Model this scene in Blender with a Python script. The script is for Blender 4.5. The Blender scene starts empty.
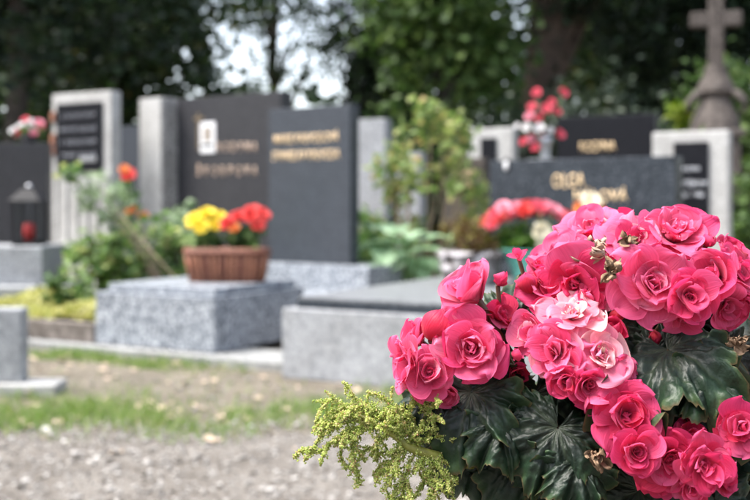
import bpy, bmesh, math, random
import numpy as np
from mathutils import Vector, Matrix

# ------------------------------------------------------------------ camera, sky, sun, exposure
SC = bpy.context.scene
COL = SC.collection
rad = math.radians
F, CX, HY, CH = 1042.0, 375.0, 206.0, 0.9        # focal length in px of a 750 px wide frame, horizon row, eye height

cam_d = bpy.data.cameras.new('camera')
cam = bpy.data.objects.new('camera', cam_d)
COL.objects.link(cam)
cam.location = (0, 0, CH)
cam.rotation_euler = (rad(90), 0, 0)
cam_d.lens = 50.0
cam_d.sensor_width = 36.0
cam_d.shift_y = -44.0 / 750.0
cam_d.clip_start = 0.05
cam_d.clip_end = 2000
cam_d.dof.use_dof = True
cam_d.dof.focus_distance = 0.945
cam_d.dof.aperture_fstop = 5.6
cam_d.dof.aperture_blades = 0
SC.camera = cam

SUN_EL, SUN_AZ = 60.0, -100.0                      # azimuth measured from +Y (view direction) towards +X
w = bpy.data.worlds.new('World')
SC.world = w
w.use_nodes = True
nt = w.node_tree
nt.nodes.clear()
sky = nt.nodes.new('ShaderNodeTexSky')
sky.sky_type = 'NISHITA'
sky.sun_disc = False
sky.sun_elevation = rad(SUN_EL)
sky.sun_rotation = rad(SUN_AZ)
sky.air_density = 1.0
sky.dust_density = 3.0
hs = nt.nodes.new('ShaderNodeHueSaturation')
hs.inputs['Saturation'].default_value = 0.55      # thin high overcast
bg = nt.nodes.new('ShaderNodeBackground')
bg.inputs['Strength'].default_value = 0.11
wo = nt.nodes.new('ShaderNodeOutputWorld')
nt.links.new(sky.outputs[0], hs.inputs['Color'])
nt.links.new(hs.outputs[0], bg.inputs['Color'])
nt.links.new(bg.outputs[0], wo.inputs['Surface'])

sun_d = bpy.data.lights.new('sun', 'SUN')
sun_d.energy = 1.5
sun_d.angle = rad(24)
sun_d.color = (1.0, 0.96, 0.9)
sun = bpy.data.objects.new('sun', sun_d)
COL.objects.link(sun)
sd = Vector((math.sin(rad(SUN_AZ)) * math.cos(rad(SUN_EL)), math.cos(rad(SUN_AZ)) * math.cos(rad(SUN_EL)), math.sin(rad(SUN_EL))))
sun.rotation_euler = (-sd).to_track_quat('-Z', 'Y').to_euler()
sun.location = (-6, 4, 12)

vs = SC.view_settings
vs.view_transform = 'Standard'
vs.look = 'None'
vs.exposure = 2.35
vs.gamma = 1.0
vs.use_curve_mapping = False
SC.cycles.use_denoising = True
SC.cycles.max_bounces = 8
SC.cycles.transparent_max_bounces = 8

# ------------------------------------------------------------------ helpers
rng = np.random.default_rng(7)
random.seed(7)
TH = rad(28.6)                                     # the grave rows run at this angle to the view
P0 = Vector((-0.923, 6.01, 0))
U = Vector((math.cos(TH), -math.sin(TH), 0))
V = Vector((math.sin(TH), math.cos(TH), 0))

def P(px, py, d):
    return Vector(((px - CX) / F * d, d, CH - (py - HY) / F * d))

def RW(a, b, z=0.0):
    return P0 + a * U + b * V + Vector((0, 0, z))

def row_at(px, b):                                 # along-row coordinate where a plane b crosses a sight line
    k = (px - CX) / F
    q = P0 + b * V
    return (k * q.y - q.x) / (U.x - k * U.y)

def thing(name, label, cat, loc=(0, 0, 0), rotz=0.0, group=None):
    o = bpy.data.objects.new(name, None)
    COL.objects.link(o)
    o.location = loc
    o.rotation_euler = (0, 0, rotz)
    o.empty_display_size = 0.1
    return tag(o, label, cat, group)

def tag(o, label=None, cat=None, group=None, kind=None):
    if label: o['label'] = label
    if cat: o['category'] = cat
    if group: o['group'] = group
    if kind: o['kind'] = kind
    return o

def obj(name, mesh, mt, parent=None, loc=None, rot=None, smooth=False):
    o = bpy.data.objects.new(name, mesh)
    COL.objects.link(o)
    if parent: o.parent = parent
    if loc is not None: o.location = loc
    if rot is not None: o.rotation_euler = rot
    if mt and not mesh.materials: mesh.materials.append(M[mt] if isinstance(mt, str) else mt)
    if smooth:
        mesh.polygons.foreach_set('use_smooth', np.ones(len(mesh.polygons), dtype=bool))
    return o

def mesh_from_np(name, verts, faces, nper, col=None, smooth=True, uv=None):
    """verts (N,3), faces (M,nper) int arrays"""
    me = bpy.data.meshes.new(name)
    verts = np.asarray(verts, dtype=np.float32)
    faces = np.asarray(faces, dtype=np.int32)
    me.vertices.add(len(verts))
    me.vertices.foreach_set('co', verts.ravel())
    me.loops.add(faces.size)
    me.loops.foreach_set('vertex_index', faces.ravel())
    me.polygons.add(len(faces))
    me.polygons.foreach_set('loop_start', np.arange(len(faces), dtype=np.int32) * nper)
    me.polygons.foreach_set('use_smooth', np.full(len(faces), smooth, dtype=bool))
    me.update(calc_edges=True)
    if col is not None:
        at = me.color_attributes.new('pc', 'FLOAT_COLOR', 'POINT')
        at.data.foreach_set('color', np.asarray(col, dtype=np.float32).ravel())
    me.validate()
    return me

def bm_mesh(bm, name, smooth=False):
    me = bpy.data.meshes.new(name)
    bm.normal_update()
    bm.to_mesh(me)
    bm.free()
    if smooth:
        me.polygons.foreach_set('use_smooth', np.ones(len(me.polygons), dtype=bool))
    return me

def box(name, parent, x0, x1, y0, y1, z0, z1, mt, bev=0.006, taper=None, loc=None, rot=None):
    bm = bmesh.new()
    bmesh.ops.create_cube(bm, size=1)
    for v in bm.verts:
        t = v.co.z + 0.5
        kx = ky = 1.0
        if taper: kx = 1 + (taper - 1) * t; ky = kx
        v.co = Vector(((x0 + x1) / 2 + v.co.x * (x1 - x0) * kx, (y0 + y1) / 2 + v.co.y * (y1 - y0) * ky, z0 + t * (z1 - z0)))
    if bev:
        bmesh.ops.bevel(bm, geom=bm.edges[:], offset=bev, segments=2, affect='EDGES', profile=0.6)
    return obj(name, bm_mesh(bm, name), mt, parent, loc, rot)

def tube_np(pts, radii, n=8):
    pts = [Vector(p) for p in pts]
    V_, F_ = [], []
    up = Vector((0.13, 0.21, 1)).normalized()
    for i, p in enumerate(pts):
        t = (pts[min(i + 1, len(pts) - 1)] - pts[max(i - 1, 0)]).normalized()
        a = t.cross(up)
        if a.length < 1e-3: a = t.cross(Vector((1, 0, 0)))
        a.normalize(); b = t.cross(a)
        for k in range(n):
            an = 2 * math.pi * k / n
            V_.append(p + (a * math.cos(an) + b * math.sin(an)) * radii[i])
    for i in range(len(pts) - 1):
        for k in range(n):
            k2 = (k + 1) % n
            F_.append((i * n + k, i * n + k2, (i + 1) * n + k2, (i + 1) * n + k))
    return V_, F_

def tube(name, pts, radii, mt, parent=None, n=8, loc=None):
    V_, F_ = tube_np(pts, radii, n)
    nl = len(V_)
    me = bpy.data.meshes.new(name)
    F_ = F_ + [tuple(range(n - 1, -1, -1)), tuple(range(nl - n, nl))]
    me.from_pydata([tuple(v) for v in V_], [], F_)
    me.update()
    return obj(name, me, mt, parent, loc, smooth=True)

def curve_pts(a, b, bend, n=6, wob=0.0):
    a, b = Vector(a), Vector(b)
    out = []
    for i in range(n):
        t = i / (n - 1)
        q = a.lerp(b, t) + Vector(bend) * (4 * t * (1 - t))
        if wob and 0 < i < n - 1:
            q += Vector(rng.normal(0, wob, 3))
        out.append(q)
    return out

def lathe(name, prof, mt, parent=None, n=32, loc=None, noise=0.0, closed=True):
    V_, F_ = [], []
    for (r, z) in prof:
        for k in range(n):
            a = 2 * math.pi * k / n
            rr = r * (1 + (noise * rng.normal() if noise else 0))
            V_.append((rr * math.cos(a), rr * math.sin(a), z + (noise * r * 0.3 * rng.normal() if noise else 0)))
    m = len(prof)
    for i in range(m - 1):
        for k in range(n):
            k2 = (k + 1) % n
            F_.append((i * n + k, i * n + k2, (i + 1) * n + k2, (i + 1) * n + k))
    if closed:
        F_.append(tuple(range(n - 1, -1, -1)))
        F_.append(tuple(range((m - 1) * n, m * n)))
    me = bpy.data.meshes.new(name)
    me.from_pydata(V_, [], F_)
    me.update()
    return obj(name, me, mt, parent, loc, smooth=not noise)

def lettering(text, parent, x, y, z, width, height, mt, name='lettering', depth=0.002):
    cu = bpy.data.curves.new('t', 'FONT')
    cu.body = text
    cu.align_x = 'CENTER'
    cu.extrude = 0.0
    cu.offset = 0.006
    cu.resolution_u = 2
    to = bpy.data.objects.new('t', cu)
    COL.objects.link(to)
    dg = bpy.context.evaluated_depsgraph_get()
    me = bpy.data.meshes.new_from_object(to.evaluated_get(dg))
    bpy.data.objects.remove(to)
    co = np.zeros(len(me.vertices) * 3, dtype=np.float32)
    me.vertices.foreach_get('co', co)
    co = co.reshape(-1, 3)
    lo, hi = co.min(0), co.max(0)
    s = (hi - lo)
    out = np.zeros_like(co)
    out[:, 0] = (co[:, 0] - (lo[0] + hi[0]) / 2) / s[0] * width
    out[:, 2] = (co[:, 1] - lo[1]) / s[1] * height
    me.vertices.foreach_set('co', out.ravel())
    bm = bmesh.new(); bm.from_mesh(me)
    g = bmesh.ops.extrude_face_region(bm, geom=bm.faces[:])
    for v in [e for e in g['geom'] if isinstance(e, bmesh.types.BMVert)]:
        v.co.y -= depth
    bm.to_mesh(me); bm.free()
    me.name = name
    me.materials.clear()
    return obj(name, me, mt, parent, (x, y, z))

# ------------------------------------------------------------------ materials
M = {}
def newmat(name):
    m = bpy.data.materials.new(name)
    m.use_nodes = True
    t = m.node_tree
    t.nodes.clear()
    out = t.nodes.new('ShaderNodeOutputMaterial')
    p = t.nodes.new('ShaderNodeBsdfPrincipled')
    t.links.new(p.outputs[0], out.inputs['Surface'])
    M[name] = m
    return m, t, p, out

def N(t, typ, **kw):
    n = t.nodes.new(typ)
    for k, v in kw.items():
        if k in n.inputs.keys(): n.inputs[k].default_value = v
        else: setattr(n, k, v)
    return n

def ramp(t, src, stops):
    r = t.nodes.new('ShaderNodeValToRGB')
    el = r.color_ramp.elements
    while len(el) < len(stops): el.new(0.5)
    for e, (p, c) in zip(el, stops):
        e.position = p
        e.color = (*c, 1)
    t.links.new(src, r.inputs[0])
    return r

def granite(name, stops, scale=60, rough=0.35, bump=0.05, stain=0.25, coarse=9, spec=0.3):
    m, t, p, out = newmat(name)
    tc = N(t, 'ShaderNodeTexCoord')
    n1 = N(t, 'ShaderNodeTexNoise', Scale=scale, Detail=4.0, Roughness=0.65)
    n2 = N(t, 'ShaderNodeTexVoronoi', Scale=scale * 1.7)
    n3 = N(t, 'ShaderNodeTexNoise', Scale=coarse, Detail=5.0, Roughness=0.6)
    for n in (n1, n2, n3): t.links.new(tc.outputs['Object'], n.inputs['Vector'])
    mx = N(t, 'ShaderNodeMix', data_type='FLOAT')
    mx.inputs[0].default_value = 0.3
    t.links.new(n1.outputs[0], mx.inputs[2]); t.links.new(n2.outputs['Color'], mx.inputs[3])
    r = ramp(t, mx.outputs[0], stops)
    mul = N(t, 'ShaderNodeMix', data_type='RGBA', blend_type='MULTIPLY')
    mul.inputs[0].default_value = stain
    r2 = ramp(t, n3.outputs[0], [(0.3, (0.45, 0.43, 0.4)), (0.65, (1, 1, 1))])
    t.links.new(r.outputs[0], mul.inputs[6]); t.links.new(r2.outputs[0], mul.inputs[7])
    t.links.new(mul.outputs[2], p.inputs['Base Color'])
    p.inputs['Roughness'].default_value = rough
    p.inputs['Specular IOR Level'].default_value = spec
    b = N(t, 'ShaderNodeBump', Strength=bump, Distance=0.004)
    t.links.new(n1.outputs[0], b.inputs['Height']); t.links.new(b.outputs[0], p.inputs['Normal'])
    return m

def plain(name, c, rough=0.6, var=0.15, scale=20, metal=0.0, spec=0.5):
    m, t, p, out = newmat(name)
    tc = N(t, 'ShaderNodeTexCoord')
    n = N(t, 'ShaderNodeTexNoise', Scale=scale, Detail=4.0)
    t.links.new(tc.outputs['Object'], n.inputs['Vector'])
    r = ramp(t, n.outputs[0], [(0.3, tuple(x * (1 - var) for x in c)), (0.7, tuple(min(1, x * (1 + var)) for x in c))])
    t.links.new(r.outputs[0], p.inputs['Base Color'])
    p.inputs['Roughness'].default_value = rough
    p.inputs['Metallic'].default_value = metal
    p.inputs['Specular IOR Level'].default_value = spec
    return m

def foliage(name, stops, trans=0.3, rough=0.55, tcol=None):
    m, t, p, out = newmat(name)
    g = N(t, 'ShaderNodeNewGeometry')
    r = ramp(t, g.outputs['Random Per Island'], stops)
    t.links.new(r.outputs[0], p.inputs['Base Color'])
    p.inputs['Roughness'].default_value = rough
    p.inputs['Specular IOR Level'].default_value = 0.3
    tr = N(t, 'ShaderNodeBsdfTranslucent')
    hs_ = N(t, 'ShaderNodeHueSaturation', Saturation=1.15, Value=1.3)
    t.links.new(r.outputs[0], hs_.inputs['Color'])
    t.links.new(hs_.outputs[0], tr.inputs['Color'])
    mx = N(t, 'ShaderNodeMixShader')
    mx.inputs[0].default_value = trans
    t.links.new(p.outputs[0], mx.inputs[1]); t.links.new(tr.outputs[0], mx.inputs[2])
    t.links.new(mx.outputs[0], out.inputs['Surface'])
    return m

# stones
granite('granite_blue', [(0.32, (0.05, 0.057, 0.07)), (0.42, (0.15, 0.168, 0.195)), (0.52, (0.25, 0.275, 0.31)), (0.66, (0.5, 0.525, 0.56))], scale=34, rough=0.35, stain=0.2, spec=0.4)
granite('granite_slate', [(0.3, (0.028, 0.032, 0.04)), (0.55, (0.055, 0.062, 0.074)), (0.75, (0.10, 0.11, 0.125))], scale=70, rough=0.22, stain=0.2)
granite('granite_charcoal', [(0.3, (0.022, 0.022, 0.024)), (0.55, (0.045, 0.045, 0.05)), (0.75, (0.075, 0.075, 0.08))], scale=70, rough=0.25, stain=0.2)
granite('granite_dark', [(0.3, (0.010, 0.013, 0.017)), (0.55, (0.035, 0.042, 0.052)), (0.72, (0.11, 0.125, 0.145))], scale=60, rough=0.2, stain=0.15)
granite('granite_black', [(0.3, (0.006, 0.006, 0.008)), (0.7, (0.02, 0.021, 0.025))], scale=60, rough=0.3, stain=0.1, spec=0.12)
granite('concrete', [(0.3, (0.20, 0.21, 0.225)), (0.5, (0.30, 0.312, 0.33)), (0.7, (0.42, 0.432, 0.45))], scale=30, rough=0.75, stain=0.5, coarse=4)
granite('concrete_dark', [(0.3, (0.16, 0.165, 0.16)), (0.5, (0.25, 0.255, 0.25)), (0.7, (0.34, 0.345, 0.34))], scale=30, rough=0.85, stain=0.5, coarse=4)
granite('ledger_sheen_grey', [(0.3, (0.10, 0.106, 0.114)), (0.5, (0.17, 0.178, 0.187)), (0.7, (0.25, 0.26, 0.27))], scale=34, rough=0.4, stain=0.3)  # sky sheen on the dark ledger, put into the colour
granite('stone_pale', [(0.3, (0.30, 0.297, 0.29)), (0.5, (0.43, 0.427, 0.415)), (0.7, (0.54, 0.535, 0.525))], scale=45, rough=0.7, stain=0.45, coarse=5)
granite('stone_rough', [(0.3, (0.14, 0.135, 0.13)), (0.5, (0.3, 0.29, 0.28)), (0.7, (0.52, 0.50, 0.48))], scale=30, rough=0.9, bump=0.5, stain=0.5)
granite('sandstone', [(0.3, (0.05, 0.042, 0.038)), (0.5, (0.085, 0.072, 0.065)), (0.7, (0.135, 0.118, 0.106))], scale=18, rough=0.9, bump=0.4, stain=0.6, coarse=3)
granite('stone_pot', [(0.38, (0.03, 0.024, 0.024)), (0.5, (0.16, 0.145, 0.14)), (0.6, (0.5, 0.48, 0.5))], scale=11, rough=0.9, bump=0.6, stain=0.4)
granite('curb_brown', [(0.3, (0.08, 0.07, 0.06)), (0.5, (0.15, 0.13, 0.115)), (0.7, (0.25, 0.22, 0.2))], scale=14, rough=0.9, bump=0.5, stain=0.5)
plain('gold', (0.74, 0.54, 0.31), 0.45, 0.12, 60, 0.15)
plain('bronze_text', (0.62, 0.45, 0.34), 0.45, 0.15, 60, 0.1)
plain('bronze_dull', (0.16, 0.12, 0.075), 0.5, 0.2, 60, 0.2)
plain('white_text', (0.62, 0.64, 0.68), 0.5, 0.05)
plain('grey_text', (0.16, 0.17, 0.2), 0.5, 0.05)
plain('porcelain', (0.72, 0.72, 0.73), 0.2, 0.03)
plain('portrait', (0.28, 0.24, 0.2), 0.4, 0.4, 30)
plain('black_metal', (0.012, 0.012, 0.014), 0.6, 0.1, 20, 0.0, 0.2)
plain('zinc', (0.45, 0.46, 0.48), 0.35, 0.1, 20, 0.8)
plain('candle_red', (0.45, 0.03, 0.03), 0.4)
plain('wicker', (0.17, 0.06, 0.035), 0.6, 0.35, 40)
plain('wicker_light', (0.30, 0.125, 0.07), 0.6, 0.3, 40)
plain('bark', (0.045, 0.037, 0.03), 0.9, 0.4, 6)
plain('bark_warm', (0.075, 0.052, 0.038), 0.9, 0.4, 5)
plain('twig', (0.25, 0.19, 0.13), 0.8, 0.3, 30)
plain('green_stem', (0.10, 0.16, 0.05), 0.6, 0.3, 60)
plain('begonia_stem', (0.10, 0.055, 0.03), 0.45, 0.4, 60)
plain('amaranth_stem', (0.20, 0.20, 0.035), 0.5, 0.25, 80)
plain('soil', (0.028, 0.02, 0.015), 0.95, 0.4, 60)
plain('teal_wrap', (0.16, 0.48, 0.40), 0.35, 0.12, 15)
plain('terracotta', (0.3, 0.13, 0.08), 0.8, 0.2, 20)
plain('petal_yellow', (0.85, 0.66, 0.04), 0.6, 0.12, 60)
plain('petal_red', (0.68, 0.045, 0.04), 0.6, 0.2, 60)
plain('petal_rose', (0.74, 0.10, 0.15), 0.6, 0.3, 30)
plain('petal_pink', (0.80, 0.30, 0.38), 0.6, 0.2, 30)
plain('petal_cream', (0.82, 0.76, 0.58), 0.6, 0.06, 30)
plain('petal_white', (0.80, 0.78, 0.78), 0.6, 0.05, 30)
plain('petal_orange', (0.75, 0.22, 0.05), 0.6, 0.2, 30)
plain('dry_leaf', (0.40, 0.31, 0.23), 0.8, 0.4, 50)
plain('withered', (0.24, 0.16, 0.105), 1.0, 0.5, 180, 0.0, 0.02)
plain('withered_pale', (0.42, 0.30, 0.23), 1.0, 0.35, 160, 0.0, 0.02)

# foliage
foliage('leaf_dark', [(0.0, (0.006, 0.014, 0.008)), (0.6, (0.016, 0.034, 0.016)), (1.0, (0.035, 0.06, 0.025))], 0.2)
foliage('leaf_tree', [(0.0, (0.012, 0.028, 0.010)), (0.6, (0.026, 0.055, 0.016)), (0.93, (0.055, 0.085, 0.022)), (1.0, (0.14, 0.11, 0.02))], 0.3)
foliage('leaf_mid', [(0.0, (0.035, 0.07, 0.02)), (0.6, (0.075, 0.13, 0.036)), (1.0, (0.14, 0.20, 0.06))], 0.35)
foliage('leaf_conifer', [(0.0, (0.014, 0.026, 0.016)), (1.0, (0.05, 0.068, 0.042))], 0.15)
foliage('leaf_lime', [(0.0, (0.08, 0.14, 0.02)), (0.5, (0.16, 0.22, 0.03)), (1.0, (0.26, 0.30, 0.04))], 0.35)
foliage('leaf_sedum', [(0.0, (0.22, 0.25, 0.06)), (0.5, (0.42, 0.42, 0.14)), (1.0, (0.58, 0.54, 0.26))], 0.3)
foliage('leaf_garden', [(0.0, (0.04, 0.085, 0.03)), (0.5, (0.10, 0.18, 0.06)), (0.85, (0.20, 0.28, 0.10)), (1.0, (0.36, 0.36, 0.16))], 0.4)
foliage('leaf_yellowing', [(0.0, (0.10, 0.17, 0.05)), (0.5, (0.22, 0.30, 0.10)), (0.85, (0.38, 0.40, 0.16)), (1.0, (0.55, 0.36, 0.2))], 0.4)
foliage('leaf_light', [(0.0, (0.06, 0.12, 0.04)), (0.5, (0.17, 0.27, 0.09)), (0.85, (0.32, 0.40, 0.16)), (1.0, (0.5, 0.48, 0.22))], 0.4)
foliage('leaf_heather', [(0.0, (0.06, 0.03, 0.02)), (0.4, (0.13, 0.07, 0.03)), (0.7, (0.16, 0.15, 0.03)), (1.0, (0.26, 0.24, 0.05))], 0.2)
foliage('leaf_bouquet', [(0.0, (0.03, 0.09, 0.02)), (1.0, (0.16, 0.28, 0.05))], 0.35)
foliage('leaf_hosta', [(0.0, (0.20, 0.33, 0.17)), (0.7, (0.36, 0.50, 0.32)), (1.0, (0.5, 0.6, 0.46))], 0.35, 0.4)
foliage('leaf_silver', [(0.0, (0.17, 0.25, 0.13)), (1.0, (0.42, 0.5, 0.34))], 0.3)
foliage('grass_blade', [(0.0, (0.08, 0.16, 0.03)), (0.6, (0.17, 0.27, 0.065)), (0.85, (0.27, 0.32, 0.12)), (1.0, (0.38, 0.33, 0.2))], 0.35)
foliage('amaranth', [(0.0, (0.30, 0.40, 0.09)), (0.5, (0.52, 0.58, 0.18)), (0.8, (0.68, 0.69, 0.34)), (0.95, (0.62, 0.52, 0.3)), (1.0, (0.55, 0.32, 0.2))], 0.5, 0.7)
foliage('pebble', [(0.0, (0.075, 0.064, 0.053)), (0.5, (0.22, 0.205, 0.187)), (0.9, (0.36, 0.342, 0.32)), (1.0, (0.55, 0.53, 0.5))], 0.0, 0.85)

def ground_mat(name, stops, s1=3, s2=60, bump=0.6):
    m, t, p, out = newmat(name)
    tc = N(t, 'ShaderNodeTexCoord')
    a = N(t, 'ShaderNodeTexNoise', Scale=s1, Detail=6.0, Roughness=0.7)
    b = N(t, 'ShaderNodeTexNoise', Scale=s2, Detail=5.0, Roughness=0.7)
    for n in (a, b): t.links.new(tc.outputs['Object'], n.inputs['Vector'])
    mx = N(t, 'ShaderNodeMix', data_type='FLOAT'); mx.inputs[0].default_value = 0.5
    t.links.new(a.outputs[0], mx.inputs[2]); t.links.new(b.outputs[0], mx.inputs[3])
    r = ramp(t, mx.outputs[0], stops)
    t.links.new(r.outputs[0], p.inputs['Base Color'])
    p.inputs['Roughness'].default_value = 0.95
    bp = N(t, 'ShaderNodeBump', Strength=bump, Distance=0.02)
    t.links.new(b.outputs[0], bp.inputs['Height']); t.links.new(bp.outputs[0], p.inputs['Normal'])
ground_mat('ground_soil', [(0.35, (0.06, 0.05, 0.035)), (0.5, (0.135, 0.115, 0.085)), (0.65, (0.22, 0.19, 0.15))])
ground_mat('ground_gravel', [(0.35, (0.075, 0.062, 0.05)), (0.5, (0.15, 0.132, 0.112)), (0.65, (0.24, 0.22, 0.195))], 4, 120)

# glass
m, t, p, out = newmat('glass')
p.inputs['Base Color'].default_value = (0.9, 0.92, 0.92, 1)
p.inputs['Roughness'].default_value = 0.05
p.inputs['Transmission Weight'].default_value = 1.0
p.inputs['IOR'].default_value = 1.1

# begonia petals: tint attribute = (along, across, random, flower tone)
def petal_mat():
    m, t, p, out = newmat('begonia_petal')
    at = N(t, 'ShaderNodeAttribute', attribute_name='pc')
    sep = N(t, 'ShaderNodeSeparateColor')
    t.links.new(at.outputs['Color'], sep.inputs[0])
    rose = ramp(t, at.outputs['Alpha'], [(0.0, (0.68, 0.018, 0.06)), (0.35, (0.78, 0.04, 0.165)), (0.7, (0.87, 0.155, 0.32)), (1.0, (0.92, 0.46, 0.50))])
    # deeper throat; paler rim, strengthened to paint a highlight along lit edges
    rim = ramp(t, sep.outputs[0], [(0.0, (0.92, 0.62, 0.62)), (0.22, (0.9, 0.9, 0.9)), (0.72, (1.0, 1.0, 1.0)), (1.0, (1.09, 1.55, 1.42))])
    mul = N(t, 'ShaderNodeMix', data_type='RGBA', blend_type='MULTIPLY'); mul.inputs[0].default_value = 1.0
    t.links.new(rose.outputs[0], mul.inputs[6]); t.links.new(rim.outputs[0], mul.inputs[7])
    # fine lengthwise veins
    comb = N(t, 'ShaderNodeCombineXYZ')
    mu = N(t, 'ShaderNodeMath', operation='MULTIPLY'); mu.inputs[1].default_value = 1.3
    mv = N(t, 'ShaderNodeMath', operation='MULTIPLY'); mv.inputs[1].default_value = 22.0
    mr = N(t, 'ShaderNodeMath', operation='MULTIPLY'); mr.inputs[1].default_value = 37.0
    t.links.new(sep.outputs[0], mu.inputs[0]); t.links.new(sep.outputs[1], mv.inputs[0]); t.links.new(sep.outputs[2], mr.inputs[0])
    t.links.new(mu.outputs[0], comb.inputs[0]); t.links.new(mv.outputs[0], comb.inputs[1]); t.links.new(mr.outputs[0], comb.inputs[2])
    vn = N(t, 'ShaderNodeTexNoise', Scale=1.0, Detail=3.0, Roughness=0.6)
    t.links.new(comb.outputs[0], vn.inputs['Vector'])
    vr = ramp(t, vn.outputs[0], [(0.3, (0.84, 0.72, 0.76)), (0.6, (1, 1, 1))])
    mul2 = N(t, 'ShaderNodeMix', data_type='RGBA', blend_type='MULTIPLY'); mul2.inputs[0].default_value = 0.75
    t.links.new(mul.outputs[2], mul2.inputs[6]); t.links.new(vr.outputs[0], mul2.inputs[7])
    hv = N(t, 'ShaderNodeHueSaturation')
    rv = N(t, 'ShaderNodeMapRange'); rv.inputs['To Min'].default_value = 0.90; rv.inputs['To Max'].default_value = 1.08
    t.links.new(sep.outputs[2], rv.inputs['Value']); t.links.new(rv.outputs[0], hv.inputs['Value'])
    t.links.new(mul2.outputs[2], hv.inputs['Color'])
    t.links.new(hv.outputs[0], p.inputs['Base Color'])
    p.inputs['Roughness'].default_value = 0.5
    p.inputs['Specular IOR Level'].default_value = 0.35
    p.inputs['Sheen Weight'].default_value = 0.15
    bp = N(t, 'ShaderNodeBump', Strength=0.45, Distance=0.002)
    t.links.new(vn.outputs[0], bp.inputs['Height']); t.links.new(bp.outputs[0], p.inputs['Normal'])
    tr = N(t, 'ShaderNodeBsdfTranslucent')
    t.links.new(hv.outputs[0], tr.inputs['Color'])
    mx = N(t, 'ShaderNodeMixShader'); mx.inputs[0].default_value = 0.48
    t.links.new(p.outputs[0], mx.inputs[1]); t.links.new(tr.outputs[0], mx.inputs[2])
    t.links.new(mx.outputs[0], out.inputs['Surface'])
petal_mat()

def begonia_leaf_mat():                           # attribute = (radius, vein closeness, random, angle)
    m, t, p, out = newmat('begonia_leaf')
    at = N(t, 'ShaderNodeAttribute', attribute_name='pc')
    sep = N(t, 'ShaderNodeSeparateColor')
    t.links.new(at.outputs['Color'], sep.inputs[0])
    tc = N(t, 'ShaderNodeTexCoord')
    n1 = N(t, 'ShaderNodeTexNoise', Scale=55.0, Detail=5.0, Roughness=0.6)
    t.links.new(tc.outputs['Object'], n1.inputs['Vector'])
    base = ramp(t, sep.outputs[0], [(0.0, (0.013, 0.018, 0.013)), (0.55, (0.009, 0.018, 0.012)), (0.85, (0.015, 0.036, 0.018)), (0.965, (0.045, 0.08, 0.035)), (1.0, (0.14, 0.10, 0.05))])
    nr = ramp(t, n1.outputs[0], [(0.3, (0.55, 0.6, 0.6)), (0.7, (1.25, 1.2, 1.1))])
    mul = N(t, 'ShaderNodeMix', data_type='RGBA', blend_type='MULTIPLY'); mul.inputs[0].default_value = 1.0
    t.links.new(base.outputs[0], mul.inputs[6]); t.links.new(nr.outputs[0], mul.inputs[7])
    vm = N(t, 'ShaderNodeMix', data_type='RGBA')
    vm.inputs[7].default_value = (0.035, 0.05, 0.026, 1)
    vs_ = N(t, 'ShaderNodeMath', operation='MULTIPLY'); vs_.inputs[1].default_value = 0.65
    t.links.new(sep.outputs[1], vs_.inputs[0]); t.links.new(vs_.outputs[0], vm.inputs[0])
    t.links.new(mul.outputs[2], vm.inputs[6])
    t.links.new(vm.outputs[2], p.inputs['Base Color'])
    p.inputs['Roughness'].default_value = 0.48
    p.inputs['Specular IOR Level'].default_value = 0.34
    n2 = N(t, 'ShaderNodeTexNoise', Scale=160.0, Detail=3.0)
    t.links.new(tc.outputs['Object'], n2.inputs['Vector'])
    bp = N(t, 'ShaderNodeBump', Strength=0.5, Distance=0.002)
    t.links.new(n2.outputs[0], bp.inputs['Height']); t.links.new(bp.outputs[0], p.inputs['Normal'])
    tr = N(t, 'ShaderNodeBsdfTranslucent'); t.links.new(vm.outputs[2], tr.inputs['Color'])
    mx = N(t, 'ShaderNodeMixShader'); mx.inputs[0].default_value = 0.12
    t.links.new(p.outputs[0], mx.inputs[1]); t.links.new(tr.outputs[0], mx.inputs[2])
    t.links.new(mx.outputs[0], out.inputs['Surface'])
begonia_leaf_mat()

# ------------------------------------------------------------------ leaf clouds
def unit(a):
    return a / np.maximum(np.linalg.norm(a, axis=1, keepdims=True), 1e-9)

def leaf_mesh(name, pos, size, ratio=0.45, up=0.5, droop=0.0):
    n = len(pos)
    d = rng.normal(size=(n, 3)); d[:, 2] = d[:, 2] * 0.6 - droop
    d = unit(d)
    nr = rng.normal(size=(n, 3)); nr[:, 2] += up * 3
    s = unit(np.cross(d, nr)); nn = np.cross(s, d)
    sz = (size * rng.uniform(0.6, 1.3, n))[:, None]
    b = pos - d * sz * 0.5
    tip = pos + d * sz * 0.5
    l = pos - s * sz * ratio + nn * sz * 0.12
    r = pos + s * sz * ratio + nn * sz * 0.12
    verts = np.stack([b, l, tip, r], 1).reshape(-1, 3)
    q = np.arange(n)[:, None] * 4
    faces = np.concatenate([np.concatenate([q, q + 2, q + 1], 1), np.concatenate([q, q + 3, q + 2], 1)], 0)
    return mesh_from_np(name, verts, faces, 3, smooth=False)

def clump_points(n, center, radii, clumps, spread, shell=0.5):
    c = unit(rng.normal(size=(clumps, 3))) * (rng.uniform(0, 1, (clumps, 1)) ** shell)
    c = c * np.array(radii) + np.array(center)
    idx = rng.integers(0, clumps, n)
    return c[idx] + rng.normal(size=(n, 3)) * spread * rng.uniform(0.6, 1.3, (clumps, 1))[idx]

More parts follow.
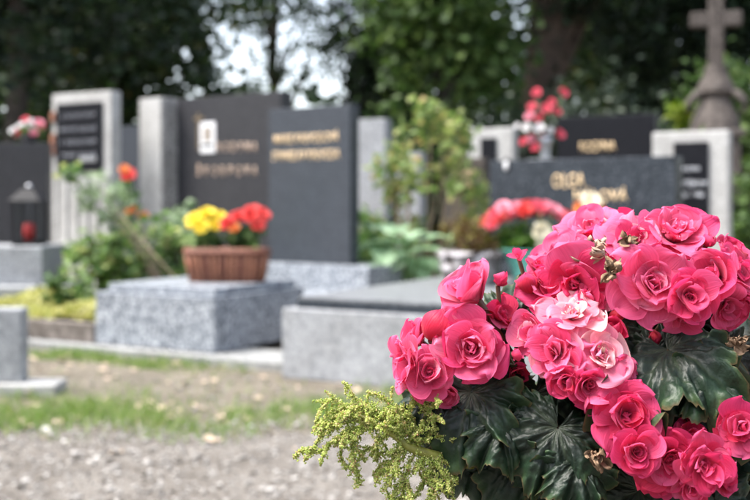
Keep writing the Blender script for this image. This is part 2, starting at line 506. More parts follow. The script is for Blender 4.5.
# ------------------------------------------------------------------ ground
def sheet(name, x0, x1, y0, y1, z, mt, wob=0.0, nx=40):
    vs_, fs = [], []
    for i in range(nx + 1):
        x = x0 + (x1 - x0) * i / nx
        vs_.append((x, y0, z))
        vs_.append((x, y1 + (wob * (math.sin(x * 2.3) + 0.6 * math.sin(x * 5.9 + 1)) if wob else 0), z))
    for i in range(nx):
        fs.append((2 * i, 2 * i + 2, 2 * i + 3, 2 * i + 1))
    me = bpy.data.meshes.new(name)
    me.from_pydata(vs_, [], fs); me.update()
    o = obj(name, me, mt)
    o['kind'] = 'structure'
    return o
sheet('ground', -400, 400, -60, 900, 0.0, 'ground_soil')
sheet('gravel_path', -30, 30, -1.0, 4.15, 0.004, 'ground_gravel', 0.05, 400)

ico = bmesh.new(); bmesh.ops.create_icosphere(ico, subdivisions=1, radius=1)
ICO_V = np.array([v.co[:] for v in ico.verts]); ICO_F = np.array([[v.index for v in f.verts] for f in ico.faces]); ico.free()
octb = np.array([[1, 0, 0], [-1, 0, 0], [0, 1, 0], [0, -1, 0], [0, 0, 1.3], [0, 0, -1.3]], float)
OCT_F = np.array([[0, 2, 4], [2, 1, 4], [1, 3, 4], [3, 0, 4], [2, 0, 5], [1, 2, 5], [3, 1, 5], [0, 3, 5]])

def scatter(name, pos, size, BV=ICO_V, BF=ICO_F, flat=0.6, jitter=0.25, smooth=False):
    n = len(pos)
    sc = np.stack([rng.uniform(0.6, 1.2, n), rng.uniform(0.6, 1.2, n), rng.uniform(0.5, 1.0, n) * flat], 1) * size[:, None]
    a = rng.uniform(0, 2 * math.pi, n)
    v = BV[None] * sc[:, None, :]
    v = v + rng.normal(size=v.shape) * (jitter * size[:, None, None] * 0.5)
    x = v[..., 0] * np.cos(a)[:, None] - v[..., 1] * np.sin(a)[:, None]
    y = v[..., 0] * np.sin(a)[:, None] + v[..., 1] * np.cos(a)[:, None]
    v = np.stack([x, y, v[..., 2]], -1) + pos[:, None, :]
    f = BF[None] + (np.arange(n) * len(BV))[:, None, None]
    return mesh_from_np(name, v.reshape(-1, 3), f.reshape(-1, 3), 3, smooth=smooth)

n = 19000
gx = rng.uniform(-2.6, 1.6, n); gy = rng.uniform(2.7, 4.25, n) + rng.normal(0, 0.13, n)
gs = rng.gamma(1.8, 0.0022, n) + 0.002
k_ = 1500                                          # strays in the grass and on the bare soil
gx[:k_] = rng.uniform(-2.6, 1.2, k_); gy[:k_] = rng.uniform(4.2, 5.5, k_)
gv = obj('gravel', scatter('gravel', np.stack([gx, gy, 0.004 + gs * 0.3], 1), gs), 'pebble')
tag(gv, 'loose pale grey gravel spread over the path', 'gravel', kind='stuff')

def noise2(x, y, s=1.0):
    return np.sin(x * 3.1 * s + 1.7 * np.sin(y * 2.3 * s)) + np.sin(y * 4.7 * s + 1.3 * np.sin(x * 5.1 * s)) + 0.6 * np.sin((x + y) * 9.0 * s)
# grass strips: along the path, and along the foot of the graves
n = 190000
x = rng.uniform(-4.5, 3.0, n); y = rng.uniform(3.9, 6.4, n)
q = (Vector((0, 0, 0)) - P0)
bb = (x - P0.x) * V.x + (y - P0.y) * V.y
aa = (x - P0.x) * U.x + (y - P0.y) * U.y
yo = 4.52 + 0.07 * np.sin(x * 2.1) + 0.06 * np.sin(x * 5.3 + 1) + 0.05 * np.sin(x * 11.7 + 2)
strip1 = np.exp(-((y - yo) / 0.36) ** 2)
strip2 = np.exp(-((bb + 0.27) / 0.15) ** 4) * (aa < 0.62)
fine = np.sin(x * 31 + 4 * np.sin(y * 13)) * np.sin(y * 37 + 3 * np.sin(x * 17))
pat = np.clip(0.42 + 0.30 * noise2(x, y, 1.3) + 0.50 * fine, 0, 1)
prob = strip1 * pat * np.where(x > 0.3, 0.5, 1.0) + strip2 * np.clip(0.4 + 0.3 * noise2(x, y, 1.6) + 0.3 * fine, 0, 1) + 0.018 * (fine > 0.3)
keep = (rng.uniform(0, 1, n) < prob) & ~((bb > -0.14) & (aa < 0.65)) & ~((aa > 0.64) & (bb > -0.29))
x, y = x[keep], y[keep]; n = len(x)
h = rng.uniform(0.02, 0.065, n); wd = rng.uniform(0.0015, 0.004, n); an = rng.uniform(0, 2 * math.pi, n)
lx = rng.normal(0, 0.5, n) * h; ly = rng.normal(0, 0.5, n) * h
z0 = np.full(n, -0.002)
b0 = np.stack([x - np.cos(an) * wd, y - np.sin(an) * wd, z0], 1)
b1 = np.stack([x + np.cos(an) * wd, y + np.sin(an) * wd, z0], 1)
tp = np.stack([x + lx, y + ly, h], 1)
gr = obj('grass', mesh_from_np('grass', np.stack([b0, b1, tp], 1).reshape(-1, 3), np.arange(n * 3).reshape(-1, 3), 3, smooth=False), 'grass_blade')
tag(gr, 'short patchy green grass between the gravel path and the graves', 'grass', kind='stuff')

# fallen leaves
def fallen_mesh(seed):
    r = random.Random(seed)
    pts = []
    for i in range(9):
        a = 2 * math.pi * i / 9
        pts.append((math.cos(a) * 0.032 * r.uniform(0.7, 1.1), math.sin(a) * 0.02 * r.uniform(0.7, 1.1), 0.006 * r.uniform(0, 2.0)))
    pts.append((0, 0, 0.002))
    me = bpy.data.meshes.new('fallen_leaf')
    me.from_pydata(pts, [], [(i, (i + 1) % 9, 9) for i in range(9)])
    me.materials.append(M['dry_leaf'])
    return me
FM = [fallen_mesh(i) for i in range(4)]
for i in range(170):
    if i < 110: fx, fy = random.uniform(-2.0, 0.9), random.gauss(4.5, 0.33)
    else:
        aa_, bb_ = random.uniform(-1.8, 0.5), random.uniform(-0.75, -0.2)
        q = RW(aa_, bb_); fx, fy = q.x, q.y
    o = obj('fallen_leaf', FM[i % 4], None, None, (fx, fy, 0.012), (random.uniform(-0.3, 0.3), random.uniform(-0.3, 0.3), random.uniform(0, 6)))
    s = random.uniform(0.4, 1.15); o.scale = (s, s, s)
    if i < 110: tag(o, 'small dry beige leaf fallen on the grass strip along the gravel path', 'leaf', 'fallen leaves along the path')
    else: tag(o, 'small dry beige leaf fallen on the bare soil before the kerb slabs', 'leaf', 'fallen leaves before the kerb')

# ------------------------------------------------------------------ background trees
def tree(name, label, px, d, trunk_r, h, cz, radii, n, leaf, mt, clumps=60, spread=0.5, bark='bark', group='trees behind the cemetery', limbs=6, lean=0.0, cpx=None):
    X = (px - CX) / F * d
    base = Vector((X, d, 0))
    t_ = thing(name, label, 'tree', base, 0, group)
    cx = ((cpx - px) / F * d) if cpx is not None else 0.0
    top = Vector((lean + cx * 0.5, 0, h * 0.8))
    pts = curve_pts((0, 0, -0.05), top, (0.1, 0, 0), 7, 0.04)
    tr_ = tube('trunk', pts, [trunk_r * k for k in (1.25, 1.0, 0.92, 0.84, 0.7, 0.5, 0.25)], bark, t_, 12)
    for i in range(limbs):
        s = pts[random.randint(2, 5)]
        a = random.uniform(0, 6.28)
        e = Vector((cx + math.cos(a) * radii[0] * 0.8, math.sin(a) * radii[1] * 0.8, cz + random.uniform(-0.3, 0.7) * radii[2]))
        tube('limb', curve_pts(s, e, (0, 0, 0.3), 6, 0.06), [trunk_r * k for k in (0.42, 0.33, 0.25, 0.18, 0.1, 0.03)], bark, tr_, 7)
    pos = clump_points(n, (cx, 0, cz), radii, clumps, spread)
    pos = pos[pos[:, 2] > 0.3]
    obj('crown', leaf_mesh('crown', pos, leaf, 0.42, 0.4, 0.3), mt, t_)
    return t_

def bush(name, label, px, d, h, rx, ry, n, leaf, mt, cat='shrub', clumps=40, spread=0.16, group=None, stems=4, base_z=0.0, ratio=0.42, droop=0.0):
    base = Vector(((px - CX) / F * d, d, base_z))
    t_ = thing(name, label, cat, base, 0, group)
    for i in range(stems):
        a = random.uniform(0, 6.28)
        tube('stem', curve_pts((0.02 * math.cos(a), 0.02 * math.sin(a), -0.03), (math.cos(a) * rx * 0.5, math.sin(a) * ry * 0.5, h * 0.75), (0, 0, 0.05), 5, 0.01), [0.02 * h, 0.017 * h, 0.013 * h, 0.009 * h, 0.004 * h], 'bark', t_, 6)
    pos = clump_points(n, (0, 0, h * 0.52), (rx, ry, h * 0.46), clumps, spread)
    pos = pos[pos[:, 2] > 0.0]
    obj('foliage', leaf_mesh('foliage', pos, leaf, ratio, 0.4, droop), mt, t_)
    return t_

tree('shade_tree', 'tall dark tree with a thick trunk left of the black plaque stone', 12, 15, 0.17, 9.5, 5.4, (3.0, 2.8, 3.3), 15000, 0.16, 'leaf_dark', 90, 0.42)
tree('shade_tree', 'dark green tree behind the family monument with a pale pillar', 120, 21, 0.2, 9, 5.2, (2.3, 2.4, 3.1), 14000, 0.18, 'leaf_tree', 80, 0.42)
tree('sparse_tree', 'thin tree with loose leaves where bright sky shows through', 262, 25, 0.13, 8.5, 6.2, (2.1, 2.0, 2.6), 6000, 0.15, 'leaf_tree', 70, 0.34, limbs=9, cpx=285)
tree('linden_tree', 'lighter green tree with drooping foliage above the yellowing shrub', 445, 17, 0.15, 8.0, 4.6, (1.25, 1.5, 2.6), 9000, 0.17, 'leaf_mid', 60, 0.3)
tree('oak_tree', 'big tree with a wide brown trunk behind the dark conifers', 537, 20, 0.40, 11, 7.4, (3.4, 3.0, 3.4), 15000, 0.18, 'leaf_dark', 90, 0.5, 'bark_warm')
tree('shade_tree', 'dark tree rising behind the tall stone cross', 705, 22, 0.2, 10, 5.6, (2.6, 2.6, 3.8), 15000, 0.18, 'leaf_dark', 80, 0.42)
tree('shade_tree', 'dark leafy tree between the thick brown trunk and the stone cross', 620, 27, 0.2, 10, 5.4, (2.5, 2.5, 4.0), 12000, 0.2, 'leaf_tree', 70, 0.5)
tree('shade_tree', 'dark tree filling the gap right of the bright sky patch', 405, 26, 0.2, 10, 5.6, (1.35, 2.2, 4.2), 10000, 0.2, 'leaf_dark', 60, 0.45)
tree('maple_tree', 'dark tree with a few orange autumn leaves behind the plaque stone', 40, 26, 0.2, 10, 5.2, (3.0, 2.5, 4.0), 13000, 0.2, 'leaf_tree', 70, 0.5)

hb = [(60, 15.5, 2.3, 1.1, 'leaf_tree', 'dark leafy bush behind the upright stone with a black plaque'),
      (175, 17, 2.5, 1.2, 'leaf_tree', 'dark green bush behind the pale rough pillar'),
      (275, 18, 2.7, 1.1, 'leaf_tree', 'bush under the bright sky gap behind the twin dark headstones'),
      (355, 16, 2.3, 1.0, 'leaf_mid', 'green bush behind the right edge of the slate headstone'),
      (460, 16.5, 2.2, 1.1, 'leaf_dark', 'dark bush behind the small white arched stone'),
      (540, 15.5, 2.45, 1.0, 'leaf_conifer', 'dark conifer bush behind the vase of red and white flowers'),
      (612, 14.5, 2.45, 0.9, 'leaf_conifer', 'grey green conifer bush behind the black family stone'),
      (740, 14.5, 2.9, 0.8, 'leaf_mid', 'green bush growing right beside the stone cross')]
for (px, d, h, r_, mt, lb) in hb:
    bush('background_bush', lb, px, d, h, r_, r_ * 0.8, 5000, 0.12, mt, 'bush', 60, 0.2, 'bushes behind the graves')

n = 44000
px_ = rng.uniform(-400, 1150, n); d_ = rng.uniform(33, 38, n)
edge = np.clip((np.abs(px_ - 287) - 48) / 60, 0, 1)
top = 4.1 + 0.5 * np.sin(px_ * 0.11) + 6.4 * edge ** 1.5 + rng.normal(0, 0.5, n)
fw = np.stack([(px_ - CX) / F * d_, d_, rng.uniform(0, 1, n) * top], 1)
fw = fw[~((fw[:, 2] > 3.6) & (noise2(fw[:, 0], fw[:, 2], 0.42) > 0.9))]
n2 = 26000                                         # the wood goes on round the sides and behind
ang = rng.uniform(rad(40), rad(320), n2); rr_ = rng.uniform(17, 22, n2)
hz_ = rng.uniform(0, 1, n2) ** 0.8 * (8.5 + 1.2 * np.sin(ang * 9) + 0.8 * np.sin(ang * 23))
fw = np.concatenate([fw, np.stack([np.sin(ang) * rr_, 4 + np.cos(ang) * rr_, hz_], 1)], 0)
fo = obj('far_wood', leaf_mesh('far_wood', fw, 0.42, 0.45, 0.3, 0.2), 'leaf_dark')
tag(fo, 'dense dark wood closing off the back of the cemetery', 'wood', kind='stuff')

# ------------------------------------------------------------------ graves
def grave(name, label, cat, a, b, z=0.0, group=None):
    return thing(name, label, cat, RW(a, b, z), -TH, group)

# tomb with the slate headstone and the basket
ta = grave('granite_tomb', 'blue grey speckled granite tomb with a stepped lid carrying a wicker basket', 'tomb', 0, 0)
box('side_panel', ta, -0.92, -0.006, 0, 0.09, 0.05, 0.37, 'granite_blue', 0.004)
box('side_panel', ta, -0.09, 0, 0.094, 0.95, 0.05, 0.37, 'granite_blue', 0.004)
box('side_panel', ta, -0.92, -0.83, 0.094, 0.95, 0.05, 0.37, 'granite_blue', 0.004)
box('bed_fill', ta, -0.826, -0.094, 0.094, 0.945, 0.0, 0.35, 'soil', 0)
box('low_kerb', ta, -0.92, 0, 0.955, 1.74, 0.0, 0.28, 'granite_blue', 0.006)
box('lid', ta, -0.87, -0.045, 0.06, 0.92, 0.372, 0.42, 'granite_blue', 0.007)
ha = grave('headstone', 'slate grey headstone with two lines of gold names on a granite plinth', 'headstone', 0, 1.75)
box('plinth', ha, -1.0, 0.12, 0, 0.42, 0, 0.465, 'granite_blue', 0.006)
box('slab', ha, -0.935, -0.125, 0.10, 0.21, 0.466, 1.653, 'granite_slate', 0.006)
cxa = (row_at(271, 1.85) + row_at(343, 1.85)) / 2
wa = row_at(343, 1.85) - row_at(271, 1.85)
lettering('MARIE KALVODOVÁ', ha, cxa, 0.0995, 1.38, wa, 0.088, 'gold')
lettering('STANISLAV KALVODA', ha, cxa - 0.005, 0.0995, 1.25, wa * 1.04, 0.072, 'gold')

# kerb slabs in front of the row
for i, (a0, a1, lb) in enumerate([(-2.5, -1.16, 'pale stone kerb slab below the yellow sedum bed'), (-1.155, 0.0, 'pale stone kerb slab under the front of the granite tomb'), (0.005, 0.60, 'short pale kerb slab between the granite tomb and the concrete grave')]):
    k = grave('kerb_slab', lb, 'kerb', 0, 0, 0, 'pale kerb slabs in front of the graves')
    box('slab', k, a0, a1, -0.13, -0.004 if i < 2 else 0.3, -0.02, 0.048, 'concrete_dark', 0.006)

# concrete grave with dark ledger (double)
tb = grave('concrete_grave', 'pale grey concrete grave surround with a dark polished ledger on top', 'grave', 0.65, -0.283)
for (x0, x1, y0, y1) in ((0, 1.85, 0, 0.12), (0, 0.12, 0.122, 2.0), (1.73, 1.85, 0.122, 2.0)):
    box('kerb', tb, x0, x1, y0, y1, 0, 0.366, 'concrete', 0.008)
box('bed_fill', tb, 0.122, 1.728, 0.122, 2.0, 0, 0.36, 'soil', 0)
box('ledger', tb, 0.06, 1.79, 0.05, 1.98, 0.367, 0.411, 'granite_dark', 0.004)
box('ledger_sheen_slab', tb, 0.065, 1.785, 0.055, 1.975, 0.4115, 0.424, 'ledger_sheen_grey', 0.003)  # grey slab added over the ledger; its colour stands in for sky sheen
hb_ = grave('headstone', 'wide low dark granite headstone with gold lettering and a small oval photo', 'headstone', 0, 1.75)
box('plinth', hb_, 0.75, 2.40, -0.03, 0.33, 0, 0.50, 'granite_dark', 0.006)
box('slab', hb_, 0.927, 2.24, 0.06, 0.20, 0.501, 1.213, 'granite_dark', 0.007)
y_ = 0.0595
def bx_(px): return row_at(px, 1.81)
def bz_(px, py):
    q = RW(row_at(px, 1.81), 1.81)
    return CH - (py - HY) / F * q.y
lettering('OLGA', hb_, (bx_(552) + bx_(586)) / 2, y_, bz_(570, 188), bx_(586) - bx_(552), 0.095, 'gold')
lettering('HÁLOVÁ', hb_, (bx_(575) + bx_(631)) / 2, y_, bz_(600, 202), bx_(631) - bx_(575), 0.095, 'gold')
md = lathe('photo_medallion', [(0.028, 0), (0.03, 0.006), (0.024, 0.01)], 'black_metal', hb_, 24, (bx_(503.5), y_, bz_(503, 164)))
md.rotation_euler = (rad(90), 0, 0); md.scale = (0.85, 1.7, 1)
pm = lathe('photo', [(0.02, 0.0), (0.02, 0.012)], 'porcelain', md, 20, (0, -0.006, 0))

# family monument: pale pillar + charcoal slab
fm = grave('family_monument', 'charcoal family headstone with a tall pale pillar and a white porcelain photo', 'monument', 0, 2.6)
bp_ = row_at(180, 3.0)
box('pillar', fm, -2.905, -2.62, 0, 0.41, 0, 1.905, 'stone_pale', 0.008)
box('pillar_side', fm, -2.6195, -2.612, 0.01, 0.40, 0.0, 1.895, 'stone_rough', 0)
box('slab', fm, -2.611, -1.35, 0.2, 0.36, 0.0, 1.90, 'granite_charcoal', 0.006)
box('plinth', fm, -2.95, -1.25, -0.08, 0.5, 0, 0.3, 'stone_pale', 0.006)
def fx_(px): return row_at(px, 2.8)
def fz_(px, py):
    q = RW(row_at(px, 2.8), 2.8)
    return CH - (py - HY) / F * q.y
def spaced(txt, px0, px1, py, h, par, mt):
    k = len(txt)
    for i, ch in enumerate(txt):
        px = px0 + (px1 - px0) * i / (k - 1)
        lettering(ch, par, fx_(px), 0.1995, fz_(px, py), 0.042 if ch != 'I' else 0.014, h * (1.25 if ch == 'Š' else 1.0), mt, 'letter', 0.004)
spaced('RODINA', 220, 259, 152, 0.085, fm, 'bronze_text')
spaced('ŠKORPOVA', 198, 259, 176, 0.09, fm, 'bronze_text')
ph = box('photo_plate', fm, fx_(200), fx_(216.5), 0.188, 0.1995, fz_(208, 153), fz_(208, 122), 'porcelain', 0.005)
box('portrait', ph, fx_(204), fx_(212.5), 0.185, 0.1878, fz_(208, 141), fz_(208, 127), 'portrait', 0)
box('portrait_base', ph, fx_(202), fx_(214.5), 0.185, 0.1878, fz_(208, 147), fz_(208, 144), 'black_metal', 0)
box('cross_emblem', fm, fx_(196.5), fx_(198.5), 0.192, 0.1995, fz_(197, 150), fz_(197, 113), 'bronze_dull', 0)
box('cross_emblem', fm, fx_(193), fx_(204), 0.190, 0.1918, fz_(197, 120), fz_(197, 117), 'bronze_dull', 0)

# upright pale stone with black plaque
pl = grave('plaque_headstone', 'upright pale grey headstone with a black plaque of four faint lines', 'headstone', 0, 2.3)
a0, a1 = row_at(52, 2.3), row_at(111, 2.3)
z_of = lambda px, py, b: CH - (py - HY) / F * RW(row_at(px, b), b).y
box('slab', pl, a0, a1, 0, 0.13, 0, z_of(85, 92, 2.3), 'stone_pale', 0.01)
box('base_stone', pl, a0 - 0.12, a1 + 0.02, -0.1, 0.22, 0, 0.55, 'stone_pale', 0.012)
for i in range(6):
    xx = a0 + 0.05 + i * (a1 - a0 - 0.1) / 5
    box('flute', pl, xx - 0.03, xx + 0.03, -0.018, 0.001, 0.56, z_of(85, 176, 2.3), 'stone_pale', 0.008)
q0, q1 = row_at(58, 2.3), row_at(103, 2.3)
plq = box('plaque', pl, q0, q1, -0.022, -0.001, z_of(80, 171, 2.3), z_of(80, 103, 2.3), 'granite_black', 0.004)
for i, (tx, wd_) in enumerate([('J. NOVOTNÝ', 0.75), ('MARIE NOVÁ', 0.8), ('F. NOVOTNÝ', 0.8), ('ANNA NOVÁ', 0.8)]):
    lettering(tx, plq, (q0 + q1) / 2, -0.0225, z_of(80, 119 + i * 13, 2.3), (q1 - q0) * wd_, 0.055, 'grey_text')
sw = box('bronze_sprig', plq, (q0 + q1) / 2 + 0.02, q1 - 0.06, -0.03, -0.0225, z_of(80, 162, 2.3), z_of(80, 157, 2.3), 'zinc', 0.003)
sw.rotation_euler = (0, 0, 0)
# copper wall vase on its left edge
for k, py in enumerate((116, 138, 149)):
    box('copper_bracket', pl, a0 + 0.004, a0 + 0.05, -0.03, -0.002, z_of(56, py + 6, 2.3), z_of(56, py - 4, 2.3), 'terracotta', 0.006)

def extra_yaw(o, a, b, deg, sx=1.0):               # each stone has settled a little differently
    pv = RW(a, b); r = Matrix.Rotation(rad(-deg), 3, 'Z')
    o.location = pv + r @ (o.location - pv)
    o.rotation_euler[2] -= rad(deg)
extra_yaw(ha, -0.45, 1.95, 8)
extra_yaw(hb_, 1.58, 1.85, 7)
extra_yaw(fm, -2.2, 2.8, 6)

# plain stones further back
def simple_stone(label, px0, px1, pyt, d_b, mt, group=None, thick=0.14, arch=False):
    a0, a1 = row_at(px0, d_b), row_at(px1, d_b)
    g = grave('headstone', label, 'headstone', 0, d_b, 0, group)
    zt = z_of((px0 + px1) / 2, pyt, d_b)
    box('slab', g, a0, a1, 0, thick, 0.3, zt, mt, 0.012)
    box('base_stone', g, a0 - 0.1, a1 + 0.1, -0.1, thick + 0.1, 0, 0.3, mt, 0.012)
    return g, a0, a1, zt
simple_stone('plain grey headstone half hidden behind the slate slab', 352, 385, 119, 4.6, 'concrete')
simple_stone('small dark stone between the plaque headstone and the pale pillar', 119, 140, 126, 3.6, 'granite_slate')
g, a0, a1, zt = simple_stone('brown sandstone marker among the yellowing leaves with bronze letters', 443, 484, 158, 3.3, 'sandstone')
lettering('RODINA', g, (a0 + a1) / 2 + 0.03, -0.0005, zt - 0.16, (a1 - a0) * 0.6, 0.06, 'gold')
lettering('KUČERA', g, (a0 + a1) / 2 + 0.03, -0.0005, zt - 0.28, (a1 - a0) * 0.6, 0.06, 'gold')
simple_stone('pale grey headstone beyond the yellowing shrub stems', 396, 420, 152, 4.2, 'concrete')
g, a0, a1, zt = simple_stone('black polished family stone with RODINA in gold letters', 557, 655, 115, 4.0, 'granite_black')
c0, c1 = row_at(580, 4.0), row_at(616, 4.0)
lettering('RODINA', g, (c0 + c1) / 2, -0.0005, z_of(598, 151.5, 4.0), c1 - c0, 0.085, 'gold')

def framed(label, px0, px1, pyt, q0, q1, qyt, qyb, b, group=None):
    g = grave('framed_headstone', label, 'headstone', 0, b)
    a0, a1 = row_at(px0, b), row_at(px1, b)
    zt = z_of((px0 + px1) / 2, pyt, b)
    box('slab', g, a0, a1, 0, 0.14, 0, zt, 'stone_pale', 0.016)
    box('base_stone', g, a0 - 0.1, a1 + 0.1, -0.12, 0.22, 0, 0.35, 'stone_pale', 0.012)
    p0, p1 = row_at(q0, b), row_at(q1, b)
    pq = box('plaque', g, p0, p1, -0.018, -0.001, z_of((q0 + q1) / 2, qyb, b), z_of((q0 + q1) / 2, qyt, b), 'granite_black', 0.004)
    return g, pq, p0, p1
g, pq, p0, p1 = framed('pale framed headstone with a tall black plaque beside the stone cross', 652, 729, 131, 674, 709, 142, 219, 2.6)
for py, tx, wd_ in ((171, 'RODINA', 0.5), (188, 'MATĚJKOVI', 0.86), (197, '1921 - 1988', 0.7)):
    lettering(tx, pq, p0 + (p1 - p0) * 0.52, -0.0185, z_of(692, py, 2.6), (p1 - p0) * wd_, 0.06 if py == 188 else 0.03, 'white_text')
framed('small white framed stone with a black plaque beyond the yellowing shrub', 468, 513, 128, 481, 497, 138, 170, 4.5)

# tall stone cross
cr = thing('stone_cross', 'weathered tall sandstone cross on a moulded pedestal', 'cross', P(716, 206, 11) - Vector((0, 0, CH)), -TH * 0.5)
zc = lambda py: CH - (py - HY) / F * 11
box('pedestal', cr, -0.27, 0.27, -0.25, 0.25, 0, zc(138), 'sandstone', 0.02, 0.85)
box('cornice', cr, -0.28, 0.28, -0.26, 0.26, zc(138), zc(131), 'sandstone', 0.02)
lathe('moulded_foot', [(0.27, zc(131)), (0.25, zc(120)), (0.19, zc(108)), (0.15, zc(98)), (0.20, zc(93)), (0.19, zc(87)), (0.13, zc(76)), (0.105, zc(66))], 'sandstone', cr, 14, None, 0.015)
for s in (-1, 1):
    tube('scroll', [(s * 0.12, -0.06, zc(92)), (s * 0.2, -0.12, zc(95)), (s * 0.28, -0.14, zc(103)), (s * 0.29, -0.13, zc(110)), (s * 0.24, -0.12, zc(113))], [0.03, 0.045, 0.045, 0.04, 0.02], 'sandstone', cr, 8)
box('shaft', cr, -0.075, 0.075, -0.07, 0.07, zc(67), zc(-4), 'sandstone', 0.015)
box('cross_arm', cr, -0.26, -0.076, -0.066, 0.066, zc(27), zc(12), 'sandstone', 0.02)
box('cross_arm', cr, 0.076, 0.26, -0.066, 0.066, zc(27), zc(12), 'sandstone', 0.02)

# left edge: grey monument with lantern and flowers, plinth, near granite corner
lm = thing('grey_monument', 'dark grey low monument behind the black lantern at the pale plinth', 'monument', (0, 0, 0), 0)
xl = lambda px, d: (px - CX) / F * d
box('slab', lm, xl(-30, 8.6), xl(47, 8.6), 8.6, 8.75, 0.45, P(0, 143, 8.6).z, 'granite_charcoal', 0.01)
box('plinth', lm, xl(-40, 8.5), xl(55, 8.5), 8.45, 8.9, 0, 0.4505, 'concrete', 0.01)
pf = thing('stone_plinth', 'pale grey plinth step under the black lantern', 'plinth', (0, 0, 0), 0)
zp = P(0, 246, 7.9).z
box('upper_block', pf, xl(-40, 7.8), xl(42, 7.8), 7.8, 8.4, 0.31, zp, 'concrete', 0.01)
box('lower_block', pf, xl(-60, 7.6), xl(62, 7.6), 7.55, 8.43, 0, 0.3095, 'concrete', 0.01)

def lantern(px, d, z, s=1.0):
    t_ = thing('grave_lantern', 'black metal grave lantern with glass panes and a red candle', 'lantern', (xl(px, d), d, z))
    r = 0.105 * s; h = 0.36 * s
    box('base', t_, -r, r, -r, r, 0, 0.04 * s, 'black_metal', 0.004)
    for sx in (-1, 1):
        for sy in (-1, 1):
            box('post', t_, sx * r * 0.9 - 0.011, sx * r * 0.9 + 0.011, sy * r * 0.9 - 0.011, sy * r * 0.9 + 0.011, 0.04 * s, h, 'black_metal', 0)
    for k in range(4):
        o = box('glass_pane', t_, -r * 0.85, r * 0.85, -0.002, 0.002, 0.045 * s, h - 0.004, 'glass', 0)
        a = k * math.pi / 2
        o.location = (math.sin(a) * r * 0.88, -math.cos(a) * r * 0.88, 0); o.rotation_euler = (0, 0, a)
    lathe('candle', [(0.045 * s, 0.041 * s), (0.045 * s, 0.17 * s), (0.03 * s, 0.18 * s)], 'candle_red', t_, 20)
    box('roof', t_, -r * 1.25, r * 1.25, -r * 1.25, r * 1.25, h, h + 0.10 * s, 'black_metal', 0.004, 0.35)
    lathe('finial', [(0.012, h + 0.1 * s), (0.025, h + 0.115 * s), (0.022, h + 0.13 * s), (0.005, h + 0.14 * s)], 'zinc', t_, 14)
lantern(29, 8.05, zp, 0.95)

nc = thing('granite_corner', 'grey granite grave corner with a flat base slab beside the grass', 'grave', (0, 0, 0), 0)
q = P(55, 396, 4.92)
box('base_slab', nc, q.x - 1.2, q.x, 4.92, 5.12, -0.02, 0.055, 'stone_pale', 0.01)
box('block', nc, q.x - 1.2, xl(24, 5.0), 4.97, 5.07, 0.055, P(0, 308, 5.0).z, 'concrete', 0.012)

# planted bed with brown kerb and sedum
bd = grave('planting_bed', 'low brown stone kerb around the bed of yellow sedum', 'bed', 0, 0)
box('kerb', bd, -2.6, -0.96, 0.02, 0.10, 0, 0.165, 'curb_brown', 0.01)
box('kerb', bd, -2.6, -2.52, 0.102, 1.7, 0, 0.165, 'curb_brown', 0.01)
box('bed_soil', bd, -2.518, -0.96, 0.102, 1.7, 0, 0.13, 'soil', 0)
n = 9000
sa = rng.uniform(-2.5, -0.98, n); sb = rng.uniform(0.1, 0.75, n)
hz = 0.13 + (0.13 + 0.05 * np.sin(sa * 9) + 0.03 * np.sin(sb * 14)) * np.sqrt(np.clip(1 - ((sb - 0.42) / 0.34) ** 2, 0, 1)) * rng.uniform(0.6, 1.0, n)
wp = np.array([P0.x, P0.y, 0]) + sa[:, None] * np.array(U) + sb[:, None] * np.array(V) + np.stack([0 * sa, 0 * sa, hz], 1)
sd_ = obj('sedum', leaf_mesh('sedum', wp, 0.035, 0.5, 0.5), 'leaf_sedum')
tag(sd_, 'low yellow green sedum carpet filling the kerbed bed', 'ground cover', kind='stuff')

